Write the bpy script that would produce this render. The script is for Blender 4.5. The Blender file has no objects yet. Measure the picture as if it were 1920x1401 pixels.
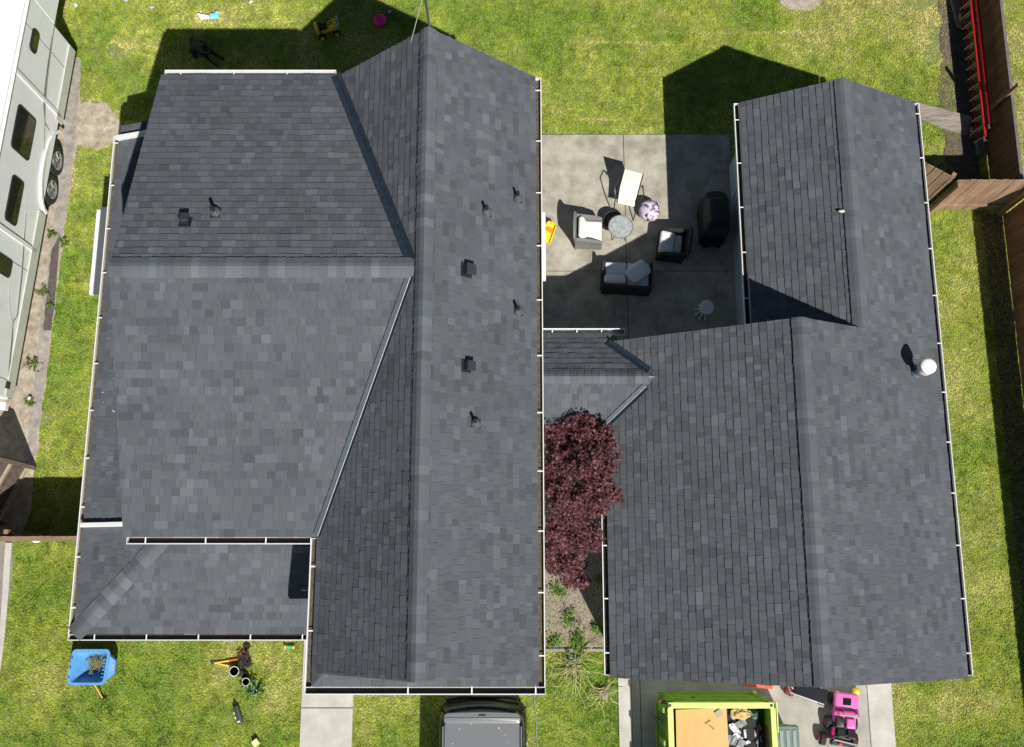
import bpy, math, random
import numpy as np
from mathutils import Vector, Matrix, noise as mn
R = math.radians
rnd = random.Random(7)
SC = bpy.context.scene
COL = SC.collection

# ------------------------------------------------------------------ camera
F = 1860.0; H = 22.0; TILT = math.atan(404 / 1860)
cd = bpy.data.cameras.new('camera'); cam = bpy.data.objects.new('camera', cd); COL.objects.link(cam)
cam.location = (0, 0, H); cam.rotation_euler = (TILT, 0, 0)
cd.sensor_fit = 'HORIZONTAL'; cd.sensor_width = 36; cd.lens = 36 * F / 1920
cd.clip_end = 2000
SC.camera = cam
# ------------------------------------------------------------------ light
SUNV = Vector((-.395, .785, -1)).normalized()
w = bpy.data.worlds.new('World'); SC.world = w; w.use_nodes = True
nt = w.node_tree; bg = nt.nodes['Background']
sky = nt.nodes.new('ShaderNodeTexSky'); sky.sky_type = 'NISHITA'; sky.sun_disc = False
sky.air_density = .55; sky.dust_density = .3; sky.ozone_density = 1.0
sky.sun_elevation = R(48.7); sky.sun_rotation = R(153.3)
nt.links.new(sky.outputs[0], bg.inputs[0]); bg.inputs[1].default_value = .05
sd = bpy.data.lights.new('sun', 'SUN'); so = bpy.data.objects.new('sun', sd); COL.objects.link(so)
sd.energy = 5.0; sd.angle = R(.5); sd.color = (1, .965, .9)
so.rotation_euler = SUNV.to_track_quat('-Z', 'Y').to_euler(); so.location = (8, -16, 30)
SC.view_settings.view_transform = 'Standard'; SC.view_settings.look = 'None'
SC.view_settings.exposure = 0.2; SC.view_settings.gamma = 1; SC.view_settings.use_curve_mapping = False

# ------------------------------------------------------------------ helpers
def ray(px, py):
    a = (px - 960) / F; b = (700.5 - py) / F
    return Vector((a, math.sin(TILT) + b * math.cos(TILT), -math.cos(TILT) + b * math.sin(TILT)))
def G(px, py, z=0.0):                       # surveyed point: the spot at height z seen at a pixel
    r = ray(px, py); k = (z - H) / r.z
    return Vector((0, 0, H)) + r * k
def onplane(px, py, p, n):
    r = ray(px, py); o = Vector((0, 0, H)); k = (p - o).dot(n) / r.dot(n)
    return o + r * k

MATS = {}
def mat(name, col, rough=.7, metal=0, noise=0, nscale=8, bump=0, bscale=60, col2=None, spec=None, attr=None, trans=0, detail=6, stretch=None):
    if name in MATS: return MATS[name]
    m = bpy.data.materials.new(name); m.use_nodes = True; t = m.node_tree; p = t.nodes['Principled BSDF']
    p.inputs['Roughness'].default_value = rough; p.inputs['Metallic'].default_value = metal
    if spec is not None: p.inputs['Specular IOR Level'].default_value = spec
    c = (*col, 1)
    tc = t.nodes.new('ShaderNodeTexCoord'); src = tc.outputs['Object']
    if stretch:
        mp = t.nodes.new('ShaderNodeMapping'); mp.inputs['Scale'].default_value = stretch
        t.links.new(src, mp.inputs[0]); src = mp.outputs[0]
    if noise or col2:
        n = t.nodes.new('ShaderNodeTexNoise'); n.inputs['Scale'].default_value = nscale; n.inputs['Detail'].default_value = detail
        n.inputs['Roughness'].default_value = .7
        t.links.new(src, n.inputs['Vector'])
        cr = t.nodes.new('ShaderNodeValToRGB'); cr.color_ramp.elements[0].position = .33; cr.color_ramp.elements[1].position = .68
        if col2: c2 = (*col2, 1)
        else: c2 = tuple(min(1, x * (1 + noise)) for x in col) + (1,); c = tuple(x * (1 - noise) for x in col) + (1,)
        cr.color_ramp.elements[0].color = c; cr.color_ramp.elements[1].color = c2
        t.links.new(n.outputs['Fac'], cr.inputs[0]); t.links.new(cr.outputs[0], p.inputs['Base Color'])
    else: p.inputs['Base Color'].default_value = c
    if attr:
        a = t.nodes.new('ShaderNodeAttribute'); a.attribute_name = attr
        t.links.new(a.outputs['Color'], p.inputs['Base Color'])
    if bump:
        n2 = t.nodes.new('ShaderNodeTexNoise'); n2.inputs['Scale'].default_value = bscale; n2.inputs['Detail'].default_value = 4
        b = t.nodes.new('ShaderNodeBump'); b.inputs['Strength'].default_value = bump; b.inputs['Distance'].default_value = .02
        t.links.new(src, n2.inputs['Vector']); t.links.new(n2.outputs['Fac'], b.inputs['Height']); t.links.new(b.outputs[0], p.inputs['Normal'])
    if trans:
        tr = t.nodes.new('ShaderNodeBsdfTranslucent'); mx = t.nodes.new('ShaderNodeMixShader'); mx.inputs[0].default_value = trans
        if attr: t.links.new(a.outputs['Color'], tr.inputs[0])
        else: tr.inputs[0].default_value = c
        out = t.nodes['Material Output']
        t.links.new(p.outputs[0], mx.inputs[1]); t.links.new(tr.outputs[0], mx.inputs[2]); t.links.new(mx.outputs[0], out.inputs[0])
    MATS[name] = m; return m

def shingle_mat():
    m = bpy.data.materials.new('asphalt_shingle'); m.use_nodes = True; t = m.node_tree; p = t.nodes['Principled BSDF']
    p.inputs['Roughness'].default_value = .92; p.inputs['Specular IOR Level'].default_value = .18
    a = t.nodes.new('ShaderNodeAttribute'); a.attribute_name = 'tone'
    tc = t.nodes.new('ShaderNodeTexCoord')
    n = t.nodes.new('ShaderNodeTexNoise'); n.inputs['Scale'].default_value = 55; n.inputs['Detail'].default_value = 5; n.inputs['Roughness'].default_value = .75
    n2 = t.nodes.new('ShaderNodeTexNoise'); n2.inputs['Scale'].default_value = .8; n2.inputs['Detail'].default_value = 4
    t.links.new(tc.outputs['Object'], n.inputs['Vector']); t.links.new(tc.outputs['Object'], n2.inputs['Vector'])
    mr = t.nodes.new('ShaderNodeMapRange'); mr.inputs[1].default_value = .25; mr.inputs[2].default_value = .75; mr.inputs[3].default_value = .78; mr.inputs[4].default_value = 1.22
    mr2 = t.nodes.new('ShaderNodeMapRange'); mr2.inputs[1].default_value = .3; mr2.inputs[2].default_value = .7; mr2.inputs[3].default_value = .92; mr2.inputs[4].default_value = 1.08
    t.links.new(n.outputs['Fac'], mr.inputs[0]); t.links.new(n2.outputs['Fac'], mr2.inputs[0])
    mu = t.nodes.new('ShaderNodeMath'); mu.operation = 'MULTIPLY'; t.links.new(mr.outputs[0], mu.inputs[0]); t.links.new(mr2.outputs[0], mu.inputs[1])
    vm = t.nodes.new('ShaderNodeVectorMath'); vm.operation = 'SCALE'
    t.links.new(a.outputs['Color'], vm.inputs[0]); t.links.new(mu.outputs[0], vm.inputs['Scale']); t.links.new(vm.outputs[0], p.inputs['Base Color'])
    b = t.nodes.new('ShaderNodeBump'); b.inputs['Strength'].default_value = .35; b.inputs['Distance'].default_value = .004
    t.links.new(n.outputs['Fac'], b.inputs['Height']); t.links.new(b.outputs[0], p.inputs['Normal'])
    return m
SHIN = shingle_mat()
WHITE = mat('white_painted_metal', (.78, .78, .77), .4, noise=.05, nscale=5)
TRIM = mat('white_trim', (.74, .74, .72), .55, noise=.06, nscale=4)
DARKGUT = mat('gutter_debris_shade', (.012, .01, .009), .9, noise=.5, nscale=30)  # debris floor painted near black to carry the shade inside the trough
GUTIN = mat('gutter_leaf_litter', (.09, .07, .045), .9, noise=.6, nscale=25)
SIDING = mat('blue_grey_siding', (.48, .56, .62), .7, noise=.06, nscale=3)
DECK = mat('roof_edge', (.05, .05, .055), .8)
VALLEY = mat('blue_black_valley_metal', (.022, .036, .055), .5, metal=.1, noise=.25, nscale=9)
STEEL = mat('bright_metal', (.62, .64, .66), .25, metal=1, noise=.1, nscale=15)
BLACKM = mat('black_plastic', (.02, .021, .024), .45)
DGLASS = mat('dark_window_glass', (.012, .012, .012), .06, spec=.8)
RUBBER = mat('black_rubber', (.018, .018, .018), .8, bump=.2)

class MB:
    def __init__(s): s.v = []; s.f = []; s.mi = []; s.mats = []; s.M = Matrix(); s.tone = {}
    def m(s, mt):
        if mt not in s.mats: s.mats.append(mt)
        return s.mats.index(mt)
    def add(s, vs, fs, mt):
        b = len(s.v); k = s.m(mt)
        s.v += [s.M @ Vector(v) for v in vs]
        for f in fs: s.f.append(tuple(i + b for i in f)); s.mi.append(k)
        return b
    def box(s, c, d, mt, rz=0, rot=None, taper=1):
        hx, hy, hz = d[0] / 2, d[1] / 2, d[2] / 2
        T = Matrix.Translation(c) @ (rot if rot is not None else Matrix.Rotation(rz, 4, 'Z'))
        vs = [T @ Vector((x * hx * (taper if z > 0 else 1), y * hy * (taper if z > 0 else 1), z * hz)) for z in (-1, 1) for y in (-1, 1) for x in (-1, 1)]
        s.add(vs, [(0, 2, 3, 1), (4, 5, 7, 6), (0, 1, 5, 4), (2, 6, 7, 3), (0, 4, 6, 2), (1, 3, 7, 5)], mt)
    def b2(s, a, b, mt): s.box(((a[0] + b[0]) / 2, (a[1] + b[1]) / 2, (a[2] + b[2]) / 2), (abs(b[0] - a[0]), abs(b[1] - a[1]), abs(b[2] - a[2])), mt)
    def bar(s, p, q, wd, ht, mt, up=(0, 0, 1)):          # rectangular bar between two points
        p = Vector(p); q = Vector(q); d = (q - p); L = d.length; d.normalize(); u = Vector(up); sd_ = d.cross(u)
        if sd_.length < 1e-4: sd_ = d.cross(Vector((1, 0, 0)))
        sd_.normalize(); u = sd_.cross(d)
        vs = [e + sd_ * (a * wd / 2) + u * (b * ht / 2) for e in (p, q) for b in (-1, 1) for a in (-1, 1)]
        s.add(vs, [(0, 1, 3, 2), (4, 6, 7, 5), (0, 4, 5, 1), (2, 3, 7, 6), (0, 2, 6, 4), (1, 5, 7, 3)], mt)
    def prism(s, pts, z0, z1, mt, mside=None):
        n = len(pts); ar = sum(pts[i][0] * pts[(i + 1) % n][1] - pts[(i + 1) % n][0] * pts[i][1] for i in range(n))
        if ar < 0: pts = pts[::-1]
        vs = [(p[0], p[1], z0) for p in pts] + [(p[0], p[1], z1) for p in pts]
        b = s.add(vs, [tuple(range(n))[::-1]], mside or mt)
        k = s.m(mt); s.f.append(tuple(b + n + i for i in range(n))); s.mi.append(k)
        k = s.m(mside or mt)
        for i in range(n): s.f.append((b + i, b + (i + 1) % n, b + n + (i + 1) % n, b + n + i)); s.mi.append(k)
    def loft(s, rings, mt, cap=True):
        n = len(rings[0]); b = s.add([p for r in rings for p in r], [], mt); k = s.m(mt)
        for j in range(len(rings) - 1):
            for i in range(n): s.f.append((b + j * n + i, b + j * n + (i + 1) % n, b + (j + 1) * n + (i + 1) % n, b + (j + 1) * n + i)); s.mi.append(k)
        if cap:
            s.f.append(tuple(b + i for i in range(n))[::-1]); s.mi.append(k)
            s.f.append(tuple(b + (len(rings) - 1) * n + i for i in range(n))); s.mi.append(k)
    def tube(s, pts, r, mt, n=8, cap=True):
        pts = [Vector(p) for p in pts]; rings = []; rr = r if isinstance(r, (list, tuple)) else [r] * len(pts)
        pu = None
        for i, p in enumerate(pts):
            d = (pts[min(i + 1, len(pts) - 1)] - pts[max(i - 1, 0)]).normalized()
            u = pu if pu is not None else (Vector((0, 0, 1)) if abs(d.z) < .9 else Vector((1, 0, 0)))
            u = (u - d * u.dot(d)).normalized(); pu = u; v = d.cross(u)
            rings.append([p + (u * math.cos(2 * math.pi * k / n) + v * math.sin(2 * math.pi * k / n)) * rr[i] for k in range(n)])
        s.loft(rings, mt, cap)
    def ring(s, c, R_, r, mt, n=24, k=6, plane='z'):
        pts = []
        b = len(s.v); vs = []
        for i in range(n):
            a = 2 * math.pi * i / n
            for j in range(k):
                t = 2 * math.pi * j / k; rad = R_ + r * math.cos(t); hh = r * math.sin(t)
                q = (rad * math.cos(a), rad * math.sin(a), hh)
                if plane == 'x': q = (q[2], q[0], q[1])
                if plane == 'y': q = (q[0], q[2], q[1])
                vs.append((c[0] + q[0], c[1] + q[1], c[2] + q[2]))
        s.add(vs, [(i * k + j, ((i + 1) % n) * k + j, ((i + 1) % n) * k + (j + 1) % k, i * k + (j + 1) % k) for i in range(n) for j in range(k)], mt)
    def cyl(s, c, r, h, mt, n=20, r2=None, axis='z'):
        a0 = {'z': (0, 0, 1), 'x': (1, 0, 0), 'y': (0, 1, 0)}[axis]; c = Vector(c); a0 = Vector(a0)
        s.tube([c - a0 * h / 2, c + a0 * h / 2], [r, r if r2 is None else r2], mt, n)
    def ball(s, c, r, mt, nu=16, nv=10, fn=None):
        r = r if isinstance(r, (tuple, list)) else (r, r, r); rings = []
        for j in range(1, nv):
            t = math.pi * j / nv - math.pi / 2
            rings.append([(math.cos(t) * math.cos(2 * math.pi * i / nu), math.cos(t) * math.sin(2 * math.pi * i / nu), math.sin(t)) for i in range(nu)])
        rings = [[(0, 0, -1)] * nu] + rings + [[(0, 0, 1)] * nu]
        out = []
        for g in rings:
            q = []
            for p in g:
                k = fn(p) if fn else 1
                q.append((c[0] + p[0] * r[0] * k, c[1] + p[1] * r[1] * k, c[2] + p[2] * r[2] * k))
            out.append(q)
        s.loft(out, mt, False)
    def rbox(s, c, d, rad, mt, rz=0, seg=3, puff=0, rot=None):       # soft box (cushions, covers)
        n = 10; T = Matrix.Translation(c) @ (rot if rot is not None else Matrix.Rotation(rz, 4, 'Z')); hx, hy, hz = d[0] / 2, d[1] / 2, d[2] / 2
        prof = []
        for j in range(seg + 1):
            a = -math.pi / 2 + math.pi / 2 * j / seg; prof.append((rad * (1 - math.cos(a)), -hz + rad * (1 + math.sin(a))))
        prof += [(i, -z) for i, z in reversed(prof)]
        rings = []
        for ins, z in prof:
            q = []
            for sx, sy, a0 in ((1, 1, 0), (-1, 1, 90), (-1, -1, 180), (1, -1, 270)):
                for k in range(4):
                    a = R(a0 + 30 * k); rr = rad
                    q.append(T @ Vector((sx * (hx - rad) + (rr - ins) * math.cos(a), sy * (hy - rad) + (rr - ins) * math.sin(a), z)))
            rings.append(q)
        if puff:
            top = [T @ ((T.inverted() @ p) * .55 + Vector((0, 0, (hz + puff) - (T.inverted() @ p).z * .55))) for p in rings[-1]]
            rings.append(top)
        s.loft(rings, mt)
    def build(s, name, parent=None, smooth=False, bevel=0, label=None):
        me = bpy.data.meshes.new(name); me.from_pydata([tuple(v) for v in s.v], [], s.f)
        for m_ in s.mats: me.materials.append(m_)
        me.polygons.foreach_set('material_index', s.mi)
        if smooth: me.polygons.foreach_set('use_smooth', [True] * len(s.f))
        me.validate(); me.update()
        o = bpy.data.objects.new(name, me); COL.objects.link(o)
        if parent: o.parent = parent
        if bevel:
            b = o.modifiers.new('bevel', 'BEVEL'); b.width = bevel; b.segments = 2; b.limit_method = 'ANGLE'
        if smooth:
            try: me.set_sharp_from_angle(angle=R(38))
            except Exception: pass
        if label: o['label'] = label
        return o

def thing(name, label, cat, loc=(0, 0, 0), rz=0, group=None):
    o = bpy.data.objects.new(name, None); COL.objects.link(o); o.location = loc; o.rotation_euler = (0, 0, rz)
    o.empty_display_size = .2; o['label'] = label; o['category'] = cat
    if group: o['group'] = group
    return o
def tag(o, label, cat, group=None, loc=None, rz=None):
    o['label'] = label; o['category'] = cat
    if group: o['group'] = group
    if loc is not None: o.location = loc
    if rz is not None: o.rotation_euler = (0, 0, rz)
    return o
def struct(o, kind='structure'): o['kind'] = kind; return o
def dup(root, loc, rz, label, group=None):
    r = root.copy(); COL.objects.link(r); r.location = loc; r.rotation_euler = (0, 0, rz); r['label'] = label
    if group: r['group'] = group
    for ch in list(root.children):
        c = ch.copy(); COL.objects.link(c); c.parent = r
        for g in list(ch.children):
            d = g.copy(); COL.objects.link(d); d.parent = c
    return r

# ------------------------------------------------------------------ shingled slopes
def clip(poly, cl):
    for i in range(len(cl)):
        a = cl[i]; b = cl[(i + 1) % len(cl)]; out = []
        def side(p): return (b[0] - a[0]) * (p[1] - a[1]) - (b[1] - a[1]) * (p[0] - a[0])
        for j in range(len(poly)):
            p = poly[j]; q = poly[(j + 1) % len(poly)]; sp = side(p); sq = side(q)
            if sp >= 0: out.append(p)
            if (sp >= 0) != (sq >= 0):
                t = sp / (sp - sq); out.append((p[0] + (q[0] - p[0]) * t, p[1] + (q[1] - p[1]) * t))
        poly = out
        if not poly: return []
    return poly
BASE = (.099, .107, .1215)
def tonecol(r):
    k = r.random()
    t = 1 + r.uniform(-.07, .07)
    if k < .14: t *= r.uniform(1.1, 1.24)
    elif k < .34: t *= r.uniform(.79, .9)
    h = r.uniform(-.022, .026)
    return (BASE[0] * t * (1 + h), BASE[1] * t * (1 + r.uniform(-.02, .03)), BASE[2] * t * (1 - h), 1)
class Roof:
    EXP = .143
    def __init__(s): s.v = []; s.f = []; s.c = []; s.base = MB()
    def slope(s, O, u, v, L, D, poly=None, seed=1):
        r = random.Random(seed); u = Vector(u).normalized(); v = Vector(v).normalized(); O = Vector(O); n = u.cross(v)
        if n.z < 0: n = -n
        flip = u.cross(v).z < 0
        poly = poly or [(0, 0), (L, 0), (L, D), (0, D)]
        E_ = s.EXP; rows = int(D / E_) + 1
        for k in range(rows):
            v0 = k * E_; v1 = v0 + E_; x = -r.uniform(0, .3); wob = r.uniform(-.004, .004)
            while x < L:
                wd = r.choice((.09, .12, .15, .18, .22)) * r.uniform(.85, 1.15)
                jt = wob + r.uniform(-.003, .003); q = clip([(x + .0015, v0 + jt), (x + wd - .0015, v0 + jt), (x + wd - .0015, v1 + .01), (x + .0015, v1 + .01)], poly); x += wd
                if len(q) < 3: continue
                lam = r.choice((0, 0, .007)); c = tonecol(r)
                if lam == 0 : c = tuple(a * .97 for a in c[:3]) + (1,)
                b = len(s.v); m = len(q)
                for a_, b_ in q:
                    h = .003 + (.012 + lam) * max(0, 1 - (b_ - v0) / E_)
                    s.v.append(O + u * a_ + v * b_ + n * h); s.c.append(c)
                dk = tuple(a * .8 for a in c[:3]) + (1,)
                for a_, b_ in q: s.v.append(O + u * a_ + v * b_ - n * .006); s.c.append(dk)
                top = tuple(range(b, b + m)); s.f.append(top[::-1] if flip else top)
                for i in range(m):
                    j = (i + 1) % m; ff = (b + i, b + m + i, b + m + j, b + j); s.f.append(ff[::-1] if flip else ff)
        # deck slab below
        bot = [O + u * a_ + v * b_ - n * .13 for a_, b_ in poly]; tp = [O + u * a_ + v * b_ - n * .005 for a_, b_ in poly]; m = len(poly)
        if flip: bot = bot[::-1]; tp = tp[::-1]
        s.base.add(bot + tp, [tuple(range(m))[::-1]] + [(i, (i + 1) % m, m + (i + 1) % m, m + i) for i in range(m)], TRIM)
        s.base.add(tp, [tuple(range(m))], DECK)
    def caps(s, p, q, dl, dr, wd=.15, th=.02, seed=3, ex=.14, lean=0):      # ridge caps from p to q, dl/dr down-slope directions of both sides
        r = random.Random(seed); p = Vector(p); q = Vector(q); d = (q - p); L = d.length; d.normalize(); dl = Vector(dl).normalized(); dr = Vector(dr).normalized()
        nl = d.cross(dl); nl = nl if nl.z > 0 else -nl; nr = d.cross(dr); nr = nr if nr.z > 0 else -nr; up = (nl + nr).normalized()
        k = 0; x = 0
        while x < L:
            x1 = min(L, x + ex + .02); c = tonecol(r); tt = 1.16; c = (c[0] * tt, c[1] * tt, c[2] * tt, 1); b = len(s.v)
            for e, hh in ((x, .012), (x1, .002)):
                P = p + d * e; t2 = th + hh; j = r.uniform(-.006, .006)
                row = [P + dl * (wd + j) - nl * .01, P + dl * (wd + j) + nl * (t2 * .8), P + dl * .05 + nl * t2, P + up * (t2 - .003), P + dr * .05 + nr * t2, P + dr * (wd + j) + nr * (t2 * .8), P + dr * (wd + j) - nr * .01]
                for v_ in row: s.v.append(v_); s.c.append(c)
            for i in range(6): s.f.append((b + i, b + i + 1, b + 8 + i, b + 7 + i))
            s.f.append(tuple(b + i for i in range(7))); s.f.append(tuple(b + 7 + i for i in range(7))[::-1])
            x += ex; k += 1
    def build(s, name, parent, base=True):
        o = None
        nb = len(s.v)
        vs = [tuple(v) for v in s.v] + [tuple(v) for v in s.base.v]; fs = list(s.f) + [tuple(i + nb for i in f) for f in s.base.f]
        me = bpy.data.meshes.new(name); me.from_pydata(vs, [], fs)
        me.materials.append(SHIN)
        for m_ in s.base.mats: me.materials.append(m_)
        me.polygons.foreach_set('material_index', [0] * len(s.f) + [i + 1 for i in s.base.mi])
        at = me.color_attributes.new('tone', 'FLOAT_COLOR', 'POINT')
        cc = np.array([c for c in s.c] + [(.05, .05, .055, 1)] * len(s.base.v), dtype=np.float32).ravel(); at.data.foreach_set('color', cc)
        me.update(); o = bpy.data.objects.new(name, me); COL.objects.link(o); o.parent = parent
        return o

def gutter(p, q, out, parent, hang=.95, h0=.35, wd=.115, litter=None, ends=(1, 1), roof_over=0):
    p = Vector(p); q = Vector(q); out = Vector(out).normalized(); d = (q - p).normalized(); L = (q - p).length
    g = MB(); z = Vector((0, 0, 1)); ht = .11
    def sl(a0, a1, z0, z1, mt, e0=0, e1=0):
        a, b = p - d * e0, q + d * e1
        vs = [e + out * x + z * y for e in (a, b) for (x, y) in ((a0, z0), (a1, z0), (a1, z1), (a0, z1))]
        g.add(vs, [(0, 1, 2, 3), (7, 6, 5, 4), (0, 4, 5, 1), (1, 5, 6, 2), (2, 6, 7, 3), (3, 7, 4, 0)], mt)
    sl(0, .006, -ht, -.01, WHITE); sl(.006, wd - .006, -ht, -ht + .006, WHITE); sl(wd - .006, wd, -ht, 0, WHITE)
    sl(wd - .012, wd - .006, -.010, -.001, WHITE); sl(wd, wd + .005, -.03, .002, WHITE)
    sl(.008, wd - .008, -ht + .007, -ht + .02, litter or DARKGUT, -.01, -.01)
    if ends[0]: g.bar(p + d * .003 + out * .006 - z * ht / 2, p + d * .003 + out * (wd - .004) - z * ht / 2, .006, ht, WHITE)
    if ends[1]: g.bar(q - d * .003 + out * .006 - z * ht / 2, q - d * .003 + out * (wd - .004) - z * ht / 2, .006, ht, WHITE)
    go = g.build('gutter', parent)
    x = h0
    while x < L - .1:
        hb = MB(); c = p + d * x; hb.bar(c - out * .02 - z * .004, c + out * (wd - .008) - z * .004, .022, .008, WHITE); hb.build('gutter_hanger', go); x += hang
    return go

def S(k): return math.atan(k)
# ================================================================== TWO STOREY HOUSE
PE, PW = 5.0, 6.68                     # eave and ridge heights
XR, XE, XW = -1.43, .43, -3.29
YN, YS = 9.38, -1.35
house = thing('house', 'dark grey shingled two storey house on the left with a side wing and porch', 'house')
sl = (PW - PE) / (XE - XR)
wl = MB()
wl.b2((-3.0, -1.15, 0), (.15, 9.1, 4.95), SIDING); wl.b2((-6.35, 1.1, 0), (-3.01, 9.2, 4.95), SIDING); wl.b2((-8.0, 1.35, 0), (-6.36, 9.05, 2.6), SIDING)
# gable triangles
for y0, y1 in ((-1.15, -1.03), (8.98, 9.1)):
    wl.add([(-3.0, y0, 4.9), (.15, y0, 4.9), (XR, y0, 6.5), (-3.0, y1, 4.9), (.15, y1, 4.9), (XR, y1, 6.5)], [(0, 1, 2), (3, 5, 4), (0, 2, 5, 3), (2, 1, 4, 5)], SIDING)
wl.add([(-6.35, 1.1, 4.9), (-6.35, 9.2, 4.9), (-6.35, 5.15, 6.25), (-6.2, 1.1, 4.9), (-6.2, 9.2, 4.9), (-6.2, 5.15, 6.25)], [(0, 2, 1), (3, 4, 5), (0, 3, 5, 2), (2, 5, 4, 1)], SIDING)
wl.build('wall', house)
def window(parent, c, wd, ht, axis, out):
    f = MB(); t = .07
    def bx(u0, u1, z0, z1, dpt, mt):
        if axis == 'x': f.b2((min(c[0], c[0] + out * dpt), c[1] + u0, c[2] + z0), (max(c[0], c[0] + out * dpt), c[1] + u1, c[2] + z1), mt)
        else: f.b2((c[0] + u0, min(c[1], c[1] + out * dpt), c[2] + z0), (c[0] + u1, max(c[1], c[1] + out * dpt), c[2] + z1), mt)
    bx(-wd / 2, wd / 2, -ht / 2, -ht / 2 + t, .05, TRIM); bx(-wd / 2, wd / 2, ht / 2 - t, ht / 2, .05, TRIM)
    bx(-wd / 2, -wd / 2 + t, -ht / 2 + t, ht / 2 - t, .05, TRIM); bx(wd / 2 - t, wd / 2, -ht / 2 + t, ht / 2 - t, .05, TRIM); bx(-.02, .02, -ht / 2 + t, ht / 2 - t, .04, TRIM)
    fo = f.build('window', parent); g = MB(); f = g
    bx(-wd / 2 + t, -.021, -ht / 2 + t, ht / 2 - t, .02, DGLASS); bx(.021, wd / 2 - t, -ht / 2 + t, ht / 2 - t, .02, DGLASS); g.build('pane', fo)
for c in ((-1.4, -1.15, 3.6), (-1.4, -1.15, 1.4), (-5, 1.1, 4.2)): window(house, c, 1.3, 1.1, 'y', -1)
for c in ((-1.4, 9.1, 3.6), (-4.6, 9.2, 3.6), (-4.6, 9.2, 1.4)): window(house, c, 1.2, 1.0, 'y', 1)
for y in (0.3, 2.5): window(house, (.15, y, 3.9), 1.1, 1.0, 'x', 1)
mr = Roof(); D = math.hypot(XE - XR, PW - PE)
mr.slope((XE, YS, PE), (0, 1, 0), (-(XE - XR), 0, PW - PE), YN - YS, D, seed=11)
mr.slope((XW, YS, PE), (0, 1, 0), ((XR - XW), 0, PW - PE), YN - YS, D, seed=12)
# pent skirt across the front gable with mitred corners
zs = 5.0; ys = -1.56; dep = math.hypot(.22, .12); Ls = XE - XW
mr.slope((XW, ys, zs - .02), (1, 0, 0), (0, .22, .12), Ls, dep, [(0, 0), (Ls, 0), (Ls - .2, dep), (.2, dep)], seed=13)
for sx, X in ((1, XW), (-1, XE)):     # turned corner pieces closing the skirt
    mr.slope((X, ys, zs - .02), (0, 1, 0), (sx * .22, 0, .125), .24, dep, [(0, 0), (.24, 0), (.24, dep), (.2, dep)], seed=14)
main_roof = mr.build('roof', house, True)
cp = Roof(); cp.caps((XR, YS, PW), (XR, YN, PW), (-1, 0, -sl), (1, 0, -sl), wd=.155, th=.042, seed=5); cp.build('ridge_cap', main_roof)
# wing
WR = 6.53; WY = 5.14; WN = 9.42; WS = .86; WX = -6.58
wr = Roof(); dw = WN - WY; Dw = math.hypot(dw, WR - PE); Lw = -1.6 - WX
def wing_poly(neg):
    # shorten along the valley so no slab pokes through the main roof
    top = -1.66 - WX; bot = (XW + .25) - WX
    return [(0, 0), (bot, 0), (top, Dw), (0, Dw)]
wr.slope((WX, WN, PE), (1, 0, 0), (0, -dw, WR - PE), Lw, Dw, wing_poly(0)[:], seed=21)
dS = WY - WS; DS = math.hypot(dS, WR - PE)
wr.slope((WX, WS, PE), (1, 0, 0), (0, dS, WR - PE), Lw, DS, [(0, 0), (XW + .25 - WX, 0), (-1.66 - WX, DS), (0, DS)], seed=22)
wing_roof = wr.build('roof', house)
cp = Roof(); k = (WR - PE) / dw; cp.caps((-1.60, WY, WR), (WX, WY, WR), (0, 1, -k), (0, -1, -k), wd=.17, th=.042, seed=6); cp.build('ridge_cap', wing_roof)
# valley flashings
def valley(parent, a, b, n1, n2, wd, shiny=False):
    a = Vector(a); b = Vector(b); d = (b - a).normalized(); n1 = Vector(n1).normalized(); n2 = Vector(n2).normalized()
    d1 = d.cross(n1); d2 = d.cross(n2)
    if d1.x > 0 if n1.x == 0 else d1.x < 0: pass
    up = Vector((0, 0, 1)); m = MB(); e = Vector((0, 0, .028))
    # side 1 lies on plane n1, side 2 on plane n2
    if d1.dot(Vector((-1, 0, 0))) < 0: d1 = -d1
    if d2.dot(Vector((1, 0, 0))) < 0: d2 = -d2
    for dd in (d1, d2):
        vs = [a + e, b + e, b + e + dd * wd + up * .004, a + e + dd * wd + up * .004]
        vs += [v - up * .012 for v in vs]
        m.add(vs, [(0, 1, 2, 3), (7, 6, 5, 4), (0, 4, 5, 1), (1, 5, 6, 2), (2, 6, 7, 3), (3, 7, 4, 0)], VALLEY)
        m.tube([a + e + dd * (wd - .008) + up * .008, b + e + dd * (wd - .008) + up * .008], .006, VALLEY, 6)
    m.tube([a + e + up * .008, b + e + up * .008], .007, mat('pale_rib_shine', (.42, .44, .46), .6, noise=.25, nscale=12) if shiny else VALLEY, 8)  # shine along the south valley ribs is put in as a pale colour
    m.build('valley_flashing', parent)
nW = Vector((-sl, 0, 1)); nN = Vector((0, k, 1)); nS = Vector((0, -k, 1))
def vx(y): z = WR - k * abs(y - WY); return Vector((XR - (PW - z) / sl, y, z))
valley(wing_roof, vx(WN - .02), vx(WY + .12), nN, nW, .105)
valley(wing_roof, vx(WS + .02), vx(WY - .15), nS, nW, .085, True)
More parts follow.
